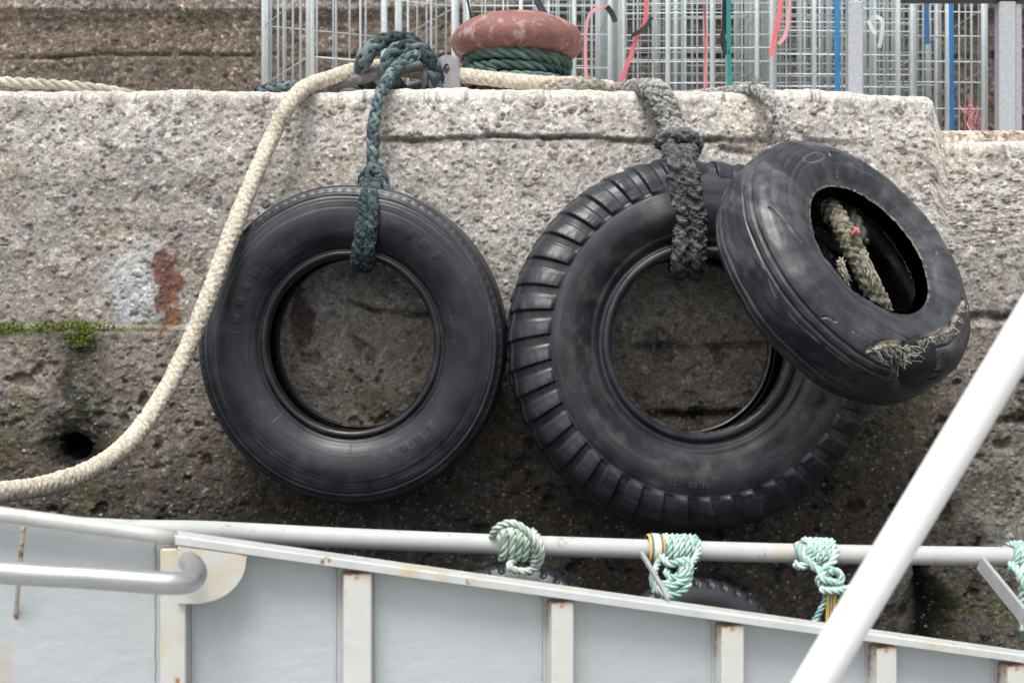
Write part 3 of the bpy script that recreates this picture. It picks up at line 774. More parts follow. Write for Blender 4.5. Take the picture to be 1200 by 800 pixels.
def disp3(TH, R, A, outer, h):
    V = local3(TH, R, A)
    n = vnoise(np.cos(TH) * 3, np.sin(TH) * 3, 1.0, 111, 3)
    fr = outer * (A > -.02)
    h = h + outer * n * .007 + outer * vnoise(TH * 7, A * 60, 1.0, 117, 3) * .0015
    for a0 in (-.075, -.05, .052, .078):
        h = h - outer * (R > .395) * .006 * np.exp(-((A - a0) / .0032) ** 2)
    h = h - fr * .0025 * np.exp(-((R - .335) / .0018) ** 2) * ss(n, -.3, .2)
    rg = vnoise(TH * 14, R * 30, 1.0, 112, 4)
    h = h + (R < .238) * rg * .0045
    _cache['tear'] = dist_path(V, TEARP); _cache['lo'] = dist_path(V, TEARLO); _cache['cr'] = [dist_path(V, c) for c in CRACKS]
    _cache['cl'] = [dist_path(V, c) for c in CORDL]; _cache['pa'] = dist_path(V, PATCH3)
    wob = vnoise(V[..., 0] * 30, V[..., 2] * 30, 1.0, 131, 3)
    h = h - fr * .012 * np.exp(-((_cache['tear'] + wob * .004) / .006) ** 2) - fr * .006 * np.exp(-(_cache['lo'] / .007) ** 2)
    for c in _cache['cr']: h = h - fr * .006 * np.exp(-(c / .0028) ** 2)
    h = h - fr * .002 * np.exp(-(_cache['pa'] / .003) ** 2)
    # caved-in corner below the tear
    dc = np.sqrt(((V - CAVE) ** 2).sum(-1)); g = np.exp(-(dc / .075) ** 2) * outer
    lip = np.exp(-((dc - .10) / .03) ** 2) * outer
    h = h - g * .075 + lip * .006
    return h, R, A
def col3(TH, R, A, outer, col):
    V = _cache['V']
    n = vnoise(np.cos(TH) * 4, np.sin(TH) * 4 + A * 12, 1.6, 115, 5); n2 = vnoise(V[..., 0] * 40, V[..., 2] * 40 + V[..., 1] * 30, 1.0, 132, 4)
    col = col * 1.15 * (1 + .35 * n)[..., None]
    fr = outer * (A > -.02)
    dust = np.clip(ss(n + .5 * n2, -.35, .5) * outer * (.35 + .65 * ss(V[..., 2], -.2, .15)), 0, 1); col = lerp(col, np.array((.088, .089, .096)), dust * .7)
    streak = ss(vnoise(TH * 1.6, R * 90, 1.0, 133, 3), .15, .5) * fr; col = lerp(col, np.array((.10, .10, .105)), streak * .35)
    rag = (R < .236) * (A > .03) * ss(vnoise(TH * 16, R * 40, 1.2, 116, 4), -.25, .15) * (np.sin(TH + .3) > -.5)
    col = lerp(col, np.array((.17, .12, .085)), rag * .85)
    col = lerp(col, np.array((.45, .42, .36)), rag * ss(vnoise(TH * 60, R * 300, 1.0, 134, 2), .3, .5) * .7)
    speck = ss(n2, -.25, .25)
    col = lerp(col, np.array((.42, .37, .29)), fr * np.clip(np.exp(-((_cache['tear'] - .004) / .0042) ** 2) * 1.5 * speck, 0, 1))
    col = lerp(col, np.array((.40, .37, .31)), fr * np.clip(np.exp(-(_cache['lo'] / .0022) ** 2) * speck, 0, 1) * .8)
    for c in _cache['cl']: col = lerp(col, np.array((.36, .345, .32)), fr * np.exp(-(c / .0016) ** 2) * ss(n2, -.05, .2) * .8)
    for c in _cache['cr']: col = lerp(col, np.array((.22, .215, .21)), fr * np.exp(-((c - .0035) / .0012) ** 2) * ss(n2, -.2, .2) * .6)
    col = lerp(col, np.array((.40, .39, .37)), fr * np.exp(-(_cache['pa'] / .0018) ** 2) * ss(n2, -.5, .0) * .7)
    return np.where(outer[None, :, None], col, np.array((.012, .012, .013)))
t3, q3 = tyre('tyre', p3, 'tilted smaller tyre with bald tread, torn at its lower right, hung over the lugged tyre', F3, disp=disp3, colf=col3, cidx=(3, 9),
              rot=rot3.to_euler(), nang=1200, step=.003)
t3.scale = (SC3,) * 3
# frayed cords on the tear
mb = MB()
def cordb(a, b, sag, lift, w=.0013):
    mid = (a + b) / 2 + np.array((0, -lift, -sag)) + rng.normal(0, .004, 3)
    q, s = catmull([a, mid, b], .004); T_, N_, B_ = frames(q)
    ring_tube(mb, q, N_, B_, w, w, 0., np.array((.50, .46, .38)) * rng.uniform(.25, .95), 5)
up3 = np.array(rot3).T @ np.array((0, 0, -1.))
def tuft(px, py, n, dx, dy, sp):
    for k in range(int(n * .65)):
        a = on_tyre3(px + rng.normal(0, sp), py + rng.normal(0, 1.5)); b = on_tyre3(px + dx + rng.normal(0, sp * .9), py + dy * rng.uniform(.4, 1.1))
        c = (a + b) / 2 + rng.normal(0, .007, 3); b = b + np.array((0, -.003, 0)) + rng.normal(0, .005, 3)
        q, s = catmull([a, c + np.array((0, -.004, 0)), b, b + rng.normal(0, .006, 3)], .003); T_, N_, B_ = frames(q); w = np.linspace(.0018, .0006, len(q))
        ring_tube(mb, q, N_, B_, w, w, 0., np.array((.44, .41, .35)) * rng.uniform(.15, 1.1), 5)
for (x_, y_, n_, dx_, dy_, sp_) in ((1027, 410, 12, 5, 16, 3), (1037, 406, 14, 4, 24, 3), (1047, 405, 18, 4, 34, 3.5), (1057, 406, 16, 6, 26, 3), (1066, 406, 14, 9, 14, 3),
                                    (1078, 398, 12, 8, 8, 4), (1090, 394, 12, 9, 8, 4), (1103, 389, 12, 8, 9, 4), (1115, 384, 10, 6, 10, 3), (1124, 371, 6, 3, 9, 2), (1130, 355, 5, 0, 10, 2)):
    tuft(x_, y_, n_, dx_, dy_, sp_)
for k in range(7):
    a = on_tyre3(rng.uniform(1060, 1072), rng.uniform(412, 425)); b = a + np.array((rng.uniform(.01, .04), -rng.uniform(.01, .02), rng.normal(-.008, .008))); cordb(a, b, .003, .004)
localobj('frayed_cords', mb, M['rope'], t3)

# low fender tyres between boat and quay
F4 = [(.140, .03), (.135, .05), (.142, .064), (.155, .066), (.165, .062), (.19, .078), (.22, .084), (.245, .080), (.252, .078), (.268, .072), (.280, .055), (.284, .03), (.285, 0)]
def disp4(TH, R, A, outer, h):
    t = (TH * 40 / (2 * math.pi) + A * 8) % 1
    h = h - outer * ss(R, .250, .256) * .007 * np.exp(-((t - .5) / .16) ** 4)
    for a0 in (-.028, .028): h = h - outer * (R > .27) * .006 * np.exp(-((A - a0) / .004) ** 4)
    h = h - outer * (A > 0) * .0015 * np.exp(-((R - .205) / .0015) ** 2)
    return h, R, A
tyre('tyre', P(816, 672, 4.05) + np.array((0, 0, -.30)), 'half-hidden small tyre with blocky tread below the yellow-banded turquoise lashing', F4, disp=disp4, cidx=(4, 8),
     rot=(math.radians(-18), 0, math.radians(12)), nang=400, step=.005)
tyre('tyre', P(603, 657, 4.05) + np.array((0, 0, -.295)), 'barely visible dark tyre under the round turquoise lashing at mid rail', F4, disp=disp4, cidx=(4, 8),
     rot=(math.radians(-14), 0, math.radians(-6)), nang=400, step=.005)

# ------------------------------------------------------------------ iron mooring shackle
sh = thing('mooring_shackle', P(460, 106, 4.97), 'old grey iron shackle lying on the quay edge under the green rope', 'shackle')
mb = MB()
tube(mb, [P(386, 108, 4.90), P(392, 101, 4.90), P(406, 96, 4.90), P(440, 88, 4.92), P(475, 80, 4.95), P(505, 76, 4.98), P(519, 78, 5.0)], .020, .008, 18)
tube(mb, [P(386, 108, 4.90), P(405, 110, 5.02), P(450, 106, 5.12), P(505, 100, 5.1), P(520, 100, 5.02)], .020, .01, 18)
obj('bow', mb, M['iron'], sh)
mb = MB()
tube(mb, [P(499, 76, 4.975), P(500, 92, 4.97), P(500, 112, 4.97)], .018, .008, 16)
obj('pin', mb, M['iron'], sh)
# lug plate with hole
mb = MB()
def lugplate(cx, cy, rpx, d, thick, hpx):
    n = 40; a = np.linspace(0, 2 * math.pi, n, endpoint=False)
    out = []
    for t in a:
        x, y = math.cos(t), math.sin(t)
        if y < -.01: sxx = x / max(abs(x), abs(y)); syy = y / max(abs(x), abs(y)); out.append((cx + rpx * sxx, cy - syy * 34 if syy < -.99 else cy - syy * 34))
        else: out.append((cx + rpx * x, cy - rpx * 1.15 * y))
    O = np.array([P(u, w, d) for u, w in out]); I = np.array([P(cx - 1 + hpx * math.cos(t), cy + 0 - hpx * 1.5 * math.sin(t), d) for t in a])
    b = np.array((.008, thick, 0))
    V = np.vstack([O, I, O + b, I + b]); k = np.arange(n); k2 = (k + 1) % n
    f = np.vstack([np.stack([k, k2, n + k2, n + k], 1), np.stack([2 * n + k, 3 * n + k, 3 * n + k2, 2 * n + k2], 1),
                   np.stack([k, 2 * n + k, 2 * n + k2, k2], 1), np.stack([n + k, n + k2, 3 * n + k2, 3 * n + k], 1)])
    mb.add(V, f, (1, 1, 1), False)
lugplate(524, 81, 14.5, 4.97, .03, 4.2)
obj('lug_plate', mb, mat('pale_worn_iron', col=(.30, .29, .30), attr=False, rough=.6, nscale=40, nvar=.25, bump=.5, bscale=100, bdist=.002), sh)

# ------------------------------------------------------------------ bollard
bo = thing('bollard', P(606, 100, 5.2) * np.array((1, 1, 0)) + np.array((0, 0, .815)), 'mushroom-headed red iron bollard with ropes wound round its neck', 'bollard')
bx = P(606, 0, 5.2)
def lathe(prof, cx, cy, n=64):
    q, s = catmull(np.array([(r, 0, z) for r, z in prof], float), .008); th = np.linspace(0, 2 * math.pi, n, endpoint=False)
    V = np.stack([cx + q[:, 0][:, None] * np.cos(th), cy + q[:, 0][:, None] * np.sin(th), np.repeat(q[:, 2][:, None], n, 1)], -1)
    V += (vnoise(V[..., 0] + V[..., 1] * .7, V[..., 2] + V[..., 1], 12, 130, 3) * .003)[..., None]
    return V, gridfaces(len(q), n, False, True)
mb = MB(); V, f = lathe([(.0, 1.197), (.06, 1.195), (.13, 1.182), (.19, 1.158), (.228, 1.128), (.241, 1.098), (.236, 1.066), (.215, 1.042), (.18, 1.030), (.155, 1.026)], bx[0], bx[1]); mb.add(V.reshape(-1, 3), f[:, ::-1])
obj('head', mb, M['bollard'], bo)
mb = MB(); V, f = lathe([(.155, 1.036), (.150, 1.0), (.150, .92), (.16, .87), (.21, .84), (.25, .825), (.26, .81)], bx[0], bx[1]); mb.add(V.reshape(-1, 3), f[:, ::-1])
obj('neck', mb, M['bollard'], bo)

DG, TL = (.040, .066, .060), (.15, .225, .20)
def coil(mb, cx, cy, spec, R, col, col2, a0, a1, **k):
    pts = []
    for a in np.arange(a0, a1, .25):
        u = (a - a0) / (a1 - a0); r, z = spec(u, a); pts.append((cx + r * math.cos(a), cy + r * math.sin(a), z))
    return rope_twist(mb, pts, R, col, col2, **k)
mb = MB()
coil(mb, bx[0], bx[1], lambda u, a: (.183 + .004 * math.sin(3 * a), 1.026 - .010 * math.cos(a - .6) - .020 * u + .004 * math.sin(2 * a)), .020, DG, TL, 0, 4 * math.pi, fuzz=500)
coil(mb, bx[0], bx[1], lambda u, a: (.176 + .006 * math.sin(2 * a), .966 + .03 * (1 - u) + .006 * math.sin(a)), .0185, (.06, .11, .095), TL, .6, 3.4 * math.pi, fuzz=400)
coil(mb, bx[0], bx[1], lambda u, a: (.186, .940 - .004 * u), .018, (.05, .12, .10), (.15, .27, .23), 0, 2 * math.pi, fuzz=200)
tag(obj('mooring_rope', mb, M['rope']), 'green twisted mooring rope wound round the neck of the red bollard', 'rope')

# ------------------------------------------------------------------ ropes on the quay
CR, CR2 = (.56, .49, .38), (.66, .60, .49)
mb = MB()
pts = [P(-70, 586, 3.35), P(0, 577, 3.55), P(60, 567, 3.72), P(110, 548, 3.9), P(150, 519, 4.08), P(184, 474, 4.22), P(213, 422, 4.31), P(245, 345, 4.385), P(273, 270, 4.46), P(299, 205, 4.56),
       P(319, 160, 4.645), P(336, 127, 4.665), P(356, 104, 4.74), P(385, 92, 4.85), P(420, 82, 4.94), P(455, 79, 5.02), P(500, 86, 5.06), P(545, 89, 4.99), P(590, 94, 4.95), P(640, 98, 4.94), P(680, 99, 4.99), P(715, 104, 5.12)]
rope_soft(mb, pts, .0265, (.44, .385, .30), (.67, .61, .51), fuzz=14000, flen=.006, pitch=3.4, nb=4, braid=.05, shag=.10, hw=.0006)
tag(obj('mooring_rope', mb, M['rope']), 'thick cream braided mooring rope sweeping from the bollard down across the wall to the left', 'rope')
mb = MB()
p_, n_, b_, t_ = rope_braid(mb, [P(640, 104, 4.91), P(665, 101, 4.90), P(690, 98, 4.93), P(705, 103, 4.98)], .022, (.30, .27, .23), (.5, .46, .40), fuzz=1500, flen=.02)
tag(obj('rope_end', mb, M['rope']), 'frayed grey end of rope lying right of the bollard on the quay edge', 'rope')
mb = MB()
rope_twist(mb, [P(-120, 94, 4.95), P(-40, 92, 4.93), P(0, 95, 4.90), P(45, 98, 4.88), P(95, 102, 4.86), P(135, 108, 4.9), P(160, 114, 5.0)], .018, (.42, .37, .30), (.6, .56, .48), fuzz=900)
tag(obj('rope', mb, M['rope']), 'pale twisted rope lying along the quay edge at the far left', 'rope')

# green braided rope with loops over the shackle, holding tyre 1
G1, G2 = (.026, .042, .050), (.155, .205, .210)
mb = MB()
rope_braid(mb, [P(300, 108, 5.05), P(318, 104, 5.0), P(345, 101, 4.98), P(375, 103, 5.02), P(420, 104, 5.06)], .019, G1, G2, fuzz=400)
rope_braid(mb, [P(432, 103, 5.05), P(424, 90, 4.96), P(424, 78, 4.90), P(432, 61, 4.88), P(447, 49, 4.90), P(466, 45, 4.93), P(485, 51, 4.97), P(498, 64, 5.02), P(505, 86, 5.05), P(508, 108, 5.06)], .0275, G1, G2, fuzz=900, pitch=7)
rope_braid(mb, [P(470, 106, 5.04), P(458, 92, 4.93), P(455, 78, 4.88), P(462, 62, 4.86), P(478, 56, 4.86), P(496, 62, 4.87), P(507, 78, 4.88), P(511, 96, 4.90), P(505, 110, 4.98)], .0275, G1, G2, fuzz=900, pitch=7)
rope_braid(mb, [P(545, 112, 5.1), P(540, 102, 5.05), P(525, 98, 5.06), P(500, 104, 5.05)], .020, G1, G2, fuzz=300)
rope_braid(mb, [P(494, 62, 4.89), P(482, 67, 4.83), P(471, 73, 4.81), P(461, 84, 4.78), P(450, 101, 4.72), P(442, 122, 4.68), P(438, 150, 4.655), P(437, 180, 4.635), P(436, 205, 4.61), P(434, 222, 4.58)], .0215, (.050, .078, .086), (.24, .31, .315), fuzz=1800, flen=.008, pitch=7)
# knot and strap round tyre 1
rope_braid(mb, [P(424, 224, 4.56), P(428, 206, 4.57), P(438, 199, 4.575), P(448, 208, 4.57), P(449, 224, 4.55), P(440, 232, 4.54), P(428, 230, 4.53)], .020, G1, G2, fuzz=900)
for dx, ph in ((-5.5, 0), (5.5, 1)):
    pts = [P(437 + dx, 212, 4.565), P(434 + dx, 224, 4.50), P(432 + dx, 242, 4.455), P(430 + dx, 262, 4.435), P(427 + dx, 284, 4.435), P(425 + dx, 300, 4.455), P(424 + dx, 311, 4.50), P(426 + dx, 309, 4.60), P(430 + dx, 290, 4.70), P(434 + dx, 250, 4.72), P(438 + dx, 218, 4.66)]
    rope_soft(mb, pts, .0195, (.008, .012, .015), (.075, .110, .115), fuzz=3500, flen=.008, pitch=5, nb=3, braid=.14, shag=.22)
tag(obj('tyre_rope', mb, M['rope']), 'dark green braided rope looped over the shackle and round the left tyre', 'rope')

# thick grey rope holding tyre 2
K1, K2 = (.075, .078, .088), (.20, .195, .195)
mb = MB()
rope_soft(mb, [P(712, 112, 5.0), P(728, 106, 4.9), P(748, 104, 4.80), P(765, 112, 4.70), P(775, 132, 4.675), P(781, 152, 4.66), P(790, 170, 4.62)], .026, (.05, .05, .055), (.36, .35, .33), fuzz=4500, flen=.010, pitch=4.5, nb=3, braid=.14, shag=.22)
rope_soft(mb, [P(735, 106, 5.02), P(752, 103, 4.88), P(770, 104, 4.77), P(783, 118, 4.69), P(790, 140, 4.67), P(797, 160, 4.63), P(803, 180, 4.56)], .026, (.06, .06, .065), (.42, .41, .38), fuzz=4500, flen=.010, pitch=4.5, nb=3, braid=.14, shag=.22)
rope_soft(mb, [P(772, 168, 4.60), P(786, 160, 4.55), P(802, 158, 4.53), P(814, 166, 4.55), P(812, 178, 4.58), P(796, 180, 4.56)], .022, (.02, .022, .03), K2, fuzz=3000, flen=.012, nb=3, braid=.15, shag=.22)
for dx in (-10, 9):
    pts = [P(796 + dx, 168, 4.58), P(798 + dx * .9, 184, 4.50), P(801 + dx * .95, 205, 4.455), P(805 + dx * .95, 235, 4.44), P(808 + dx, 262, 4.445), P(808 + dx, 290, 4.44), P(807 + dx, 308, 4.46), P(806 + dx, 318, 4.54), P(804 + dx, 300, 4.70), P(800 + dx, 240, 4.73), P(797 + dx, 190, 4.68)]
    rope_soft(mb, pts, .0275, (.014, .015, .019), (.135, .135, .14), fuzz=9000, flen=.010, pitch=4.5, nb=3, braid=.16, shag=.24)
tag(obj('tyre_rope', mb, M['rope']), 'thick charcoal grey shaggy rope doubled over the middle lugged tyre', 'rope')

# light grey rope holding tyre 3
mb = MB()
rope_soft(mb, [P(770, 116, 4.85), P(800, 112, 4.80), P(832, 109, 4.78), P(862, 106, 4.78), P(886, 106, 4.74), P(902, 116, 4.66), P(914, 134, 4.62), P(924, 155, 4.58), P(940, 180, 4.52), P(960, 215, 4.40)], .0205, (.16, .155, .15), (.50, .48, .45),
           fuzz=6000, flen=.011, pitch=4, nb=3, braid=.14, shag=.2, rad=[.5, .6, .75, 1, 1.1, 1, 1, 1, 1])
hp, hs_ = catmull([P(880, 104, 4.74), P(885, 98, 4.74), P(886, 92, 4.74)], .004); T_, N_, B_ = frames(hp); hairs(mb, hp, N_, B_, T_, .010, 300, .02, (.4, .38, .35))
tag(obj('tyre_rope', mb, M['rope']), 'pale grey fraying rope running over the quay edge to the tilted tyre', 'rope')
mb = MB()
pp, nn_, bb_, tt_ = rope_soft(mb, [P(955, 205, 4.44), P(968, 236, 4.36), P(984, 262, 4.30), P(1000, 292, 4.26), P(1016, 326, 4.24), P(1030, 355, 4.25), P(1042, 385, 4.30), P(1052, 405, 4.36)], .030, (.045, .042, .028), (.26, .24, .18), fuzz=1600, flen=.010, pitch=3.6, nb=4, braid=.15, shag=.14, mott=.3)
rope_twist(mb, [P(975, 222, 4.45), P(990, 240, 4.40), P(1004, 262, 4.34), P(1012, 285, 4.30)], .020, (.035, .032, .028), (.13, .12, .10), fuzz=500)
for (px_, py_) in ((1012, 298), (985, 306), (1018, 308)):
    c = P(px_, py_, 4.215)
    for k in range(60):
        d = np.array((rng.normal(.25, .12), rng.normal(-.10, .08), -1)); L = rng.uniform(.035, .07)
        q, s = catmull([c + rng.normal(0, .006, 3), c + d * L * .5 + rng.normal(0, .005, 3), c + d * L + rng.normal(0, .005, 3)], .006); T_, N_, B_ = frames(q)
        ring_tube(mb, q, N_, B_, .0013, .0013, 0., np.array((.52, .49, .40)) * rng.uniform(.5, 1.2), 5)
tag(obj('frayed_rope', mb, M['rope']), 'mossy brown frayed rope seen through the hole of the tilted tyre', 'rope')
mb = MB()
for k in range(60):
    c = P(1001, 273, 4.225) + rng.normal(0, .004, 3)
    q, s = catmull([c, c + np.array((.004, -.003, .010)) + rng.normal(0, .002, 3), c + rng.normal(0, .005, 3)], .004); T_, N_, B_ = frames(q)
    ring_tube(mb, q, N_, B_, .0026, .0026, 0., np.array((.62, .26, .23)) * rng.uniform(.7, 1.2), 5)
tag(obj('twine', mb, M['rope']), 'small scrap of red twine tied on the frayed rope inside the tilted tyre', 'twine')

# moss clumps on the ledge
mb = MB()
for k in range(2600):
    if rng.uniform() < .75: px_, py_ = rng.uniform(-60, 135), 382 + rng.normal(0, 2.6) + (5 if rng.uniform() < .15 else 0)
    else: px_, py_ = rng.normal(96, 9), rng.uniform(382, 406)
    w = .5 + .5 * math.sin(px_ / 9.0 + 1) * math.sin(px_ / 23.0)
    if rng.uniform() > .35 + w: continue
    c = P(px_, py_, D0 - .030); s_ = rng.uniform(.002, .0045); n_ = rng.normal(0, 1, (3, 3)) * s_
    mb.add(c + n_ + np.array((0, -.003, 0)), [[0, 1, 2]], np.array((.17, .235, .03)) * rng.uniform(.4, 1.3))
tag(obj('moss', mb, M['moss']), 'bright green moss growing along the ledge at the left of the wall', 'moss', kind='stuff')

# ------------------------------------------------------------------ boat
XC = -.616; SL = .235; SZ = -.1807
def BP(x, n=0.0, dz=0.0):
    """point on the gunwale line: x, outboard offset n, height offset from the cap's inner top edge"""
    L = math.hypot(1, SL); nx, ny = -SL / L, 1 / L
    d = 2.6 + (x - XC) * SL
    return np.array((x + n * nx, d - D0 + n * ny, -.354 + (x - XC) * SZ + dz))
def bxpx(px): # x on the line for an image column
    k = (px - 600) / F; return k * (2.6 - XC * SL) / (1 - k * SL)
X0, X1 = -3.6, 3.6; DECK = -1.35
boat = thing('fishing_boat', (0, -D0 + 1.2, -2.3), 'pale grey painted steel boat side with white ribs, pipe rail and white pole', 'boat')
def prism(mb, xs, sect, col=(1, 1, 1)):
    """sweep section [(n, z_offset or ('abs', z))] along the gunwale"""
    V = []
    for x in xs:
        for (n, dz) in sect:
            if isinstance(dz, tuple): q = BP(x, n, 0); q[2] = dz[1]
            else: q = BP(x, n, dz)
            V.append(q)
    m = len(sect); f = gridfaces(len(xs), m, False, True); n0 = mb.n
    mb.add(np.array(V), f[:, ::-1], col, False)
    mb.f.append(np.array([list(range(m))]) + n0); mb.smooth.append(np.array([False]))
    mb.f.append(np.array([list(range(m))[::-1]]) + n0 + (len(xs) - 1) * m); mb.smooth.append(np.array([False]))
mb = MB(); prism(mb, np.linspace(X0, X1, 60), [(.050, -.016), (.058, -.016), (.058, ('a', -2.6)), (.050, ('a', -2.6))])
obj('bulwark_plate', mb, M['shaded_plate_paint'], boat)
mb = MB(); prism(mb, np.linspace(bxpx(205), X1, 90), [(0, -.003), (.003, 0), (.072, 0), (.074, -.002), (.074, -.014), (.006, -.014), (.004, -.0165), (0, -.0165)])
obj('cap_rail', mb, M['cap_paint'], boat)
# weld bead under the cap
for pxc, w in ((203, .046), (420, .053), (661, .045), (861, .048), (1042, .045), (1195, .045), (1420, .045), (-70, .046)):
    x = bxpx(pxc); L = math.hypot(1, SL); tx = np.array((1 / L, SL / L, 0)); nx_ = np.array((-SL / L, 1 / L, 0))
    Mx = np.stack([tx, nx_, np.array((0, 0, 1))], 1)
    top = BP(x, .028, -.0185); h = 1.25
    mb = MB(); c = top - np.array((0, 0, h / 2 + .003 + .004)); box(mb, c, w, .042, h, Mx, bev=.003)
    ob = obj('stiffener', mb, M['bracket_paint' if pxc == 203 else 'white_paint'], boat, top)
    mb = MB()
    for sgn in (-1, 1):
        q = top + tx * sgn * (w / 2 + .012) + nx_ * .0205
        z = np.linspace(0, -h, 140); pts = q[None] + np.stack([0 * z, 0 * z, z], 1) + np.outer(rng.normal(0, .0004, 140), tx)
        T_, N_, B_ = frames(pts); ring_tube(mb, pts, N_, B_, .0025 + rng.normal(0, .0006, 140), .003, 0., np.array((1, 1, 1.)), 6)
    obj('weld_seam', mb, M['shaded_plate_paint'], ob)
# left rail pipe in place of the cap
mb = MB(); tube(mb, [BP(X0, .02, -.010), BP(-1.3, .02, -.010), BP(bxpx(100), .02, -.008), BP(bxpx(206), .02, -.008)], .0142, .05, 24)
obj('rail_pipe', mb, mat('worn_aluminium_paint', col=(.60, .59, .57), attr=False, rough=.35, rvar=.08, metal=.25, nscale=25, nvar=.08, spots=[((.36, .28, .2), 12, .66, .08)]), boat)
# bracket plate: quarter disc
mb = MB()
xa, xb = bxpx(208), bxpx(289); w = xb - xa; arc = [(xa, 0), (xb, 0)]
for t in np.linspace(.15, 1, 16): arc.append((xa + w * math.cos(t * math.pi / 2) ** .9 if t < 1 else xa + .022, -.103 * math.sin(t * math.pi / 2)))
arc.append((xa, -.103)); n = len(arc)
V = np.array([BP(x, -.003, -.019 + z) for x, z in arc] + [BP(x, .004, -.019 + z) for x, z in arc]); k = np.arange(n); k2 = (k + 1) % n
n0 = mb.n; mb.add(V, np.stack([k, n + k, n + k2, k2], 1), (1, 1, 1), False)
mb.f.append(np.array([list(range(n))])); mb.smooth.append(np.array([False])); mb.f.append(np.array([list(range(2 * n - 1, n - 1, -1))])); mb.smooth.append(np.array([False]))
obj('bracket_plate', mb, M['bracket_paint'], boat, BP(xa, 0, .02))
# hand rail, brushed steel
mb = MB()
tube(mb, [P(-700, 610, 2.2), P(-300, 645, 2.24), P(0, 670, 2.28), P(100, 676, 2.29), P(180, 682, 2.30), P(208, 683, 2.31), P(224, 680, 2.34), P(230, 671, 2.40), P(226, 662, 2.47), P(221, 658, 2.57)], .0187, .008, 28)
obj('hand_rail', mb, M['steel'], boat)
mb = MB(); tube(mb, [P(27.5, 618, 2.52), P(23, 668, 2.545), P(18.5, 722, 2.585)], .0042, .01, 10); obj('rod', mb, M['rusty_rod'], boat)
mb = MB(); box(mb, P(18, 723, 2.59), .016, .012, .008, bev=.002); obj('rod_foot', mb, M['rusty_rod'], boat)
# outer pipe rail
PIPE = [P(-60, 616, 2.86), P(60, 617, 2.88), P(150, 621, 2.92), P(230, 622, 2.97), P(300, 625, 3.02), P(420, 631, 3.06), P(640, 639.5, 3.13), P(930, 648, 3.22), P(1200, 652, 3.32), P(1500, 655, 3.42)]
mb = MB(); tube(mb, PIPE, .0222, .03, 28); obj('pipe_rail', mb, M['pipe_paint'], boat)
def pipe_at(px):
    a = np.array(PIPE); q, s = catmull(a, .01); u = q[:, 0] / (q[:, 1] + D0) * F + 600; i = int(np.argmin(abs(u - px)))
    T = q[min(i + 1, len(q) - 1)] - q[i - 1]; return q[i], T / np.linalg.norm(T)
# support arms of the pipe rail
def arm(a, b, w, t, m='pipe_paint'):
    a, b = np.array(a), np.array(b); L = np.linalg.norm(b - a); z = (b - a) / L; y = np.array((0, 1, 0.)); x = np.cross(y, z); x /= np.linalg.norm(x); y = np.cross(z, x); x, y = x * .82 - y * .57, x * .57 + y * .82
    mb = MB(); box(mb, (a + b) / 2, w, t, L, np.stack([x, y, z], 1), bev=.0015); obj('support_arm', mb, M[m], boat)
arm(P(752, 648, 3.10), P(783, 700, 2.86), .009, .010, 'shaded_arm_paint'); arm(P(1149, 659, 3.24), P(1215, 740, 3.05), .010, .034, 'shaded_arm_paint')
# hull below and deck
mb = MB(); prism(mb, np.linspace(X0, X1, 12), [(.054, ('a', -1.36)), (.054, ('a', -2.75)), (-4.6, ('a', -2.75)), (-4.6, ('a', -1.36))]); obj('hull', mb, mat('hull_paint', col=(.12, .16, .2), attr=False, rough=.5), boat)
mb = MB(); prism(mb, np.linspace(X0, X1, 12), [(.049, ('a', DECK)), (.049, ('a', DECK - .01)), (-4.6, ('a', DECK - .01)), (-4.6, ('a', DECK))]); obj('deck', mb, mat('deck_paint', col=(.30, .31, .30), attr=False, rough=.7), boat)
# white pole
mb = MB(); a, b = P(1253, 301, 1.86), P(925, 848, 1.86); dirn = (a - b) / np.linalg.norm(a - b)
tube(mb, [b - dirn * .9, b, (a + b) / 2, a, a + dirn * 1.6], .0258, .2, 40)
tag(obj('pole', mb, M['pole_paint'], boat), 'thick white pole crossing in front of the rail at an angle')

# ------------------------------------------------------------------ turquoise lashings
TQ, TQ2 = (.33, .56, .49), (.60, .72, .66)
rr = .0076
def wraps(mb, px0, n, slant=.004, r_pipe=.0222, col=TQ, col2=TQ2, jitter=.0015, R=rr, pitch_=None):
    c, T = pipe_at(px0); u = np.cross(T, (0, 0, 1.)); u /= np.linalg.norm(u); w = np.cross(u, T)
    pts = []
    for k in range(int(n * 14)):
        a = k / 14 * 2 * math.pi; rad = r_pipe + R * .9 + rng.uniform(0, jitter)
        s = (k / 14) * (pitch_ or R * 1.85) + slant * math.sin(a)
        pts.append(c + T * s + rad * (math.cos(a) * -u * 1 + math.sin(a) * w))
    rope_twist(mb, pts, R, col, col2, fuzz=60, flen=.006, step=R * .5, pitch=5.5)
    return pts
def strand(mb, pts, R=rr, col=TQ, col2=TQ2, fuzz=30):
    rope_twist(mb, pts, R, col, col2, fuzz=fuzz, flen=.006, step=R * .5, pitch=5.5)
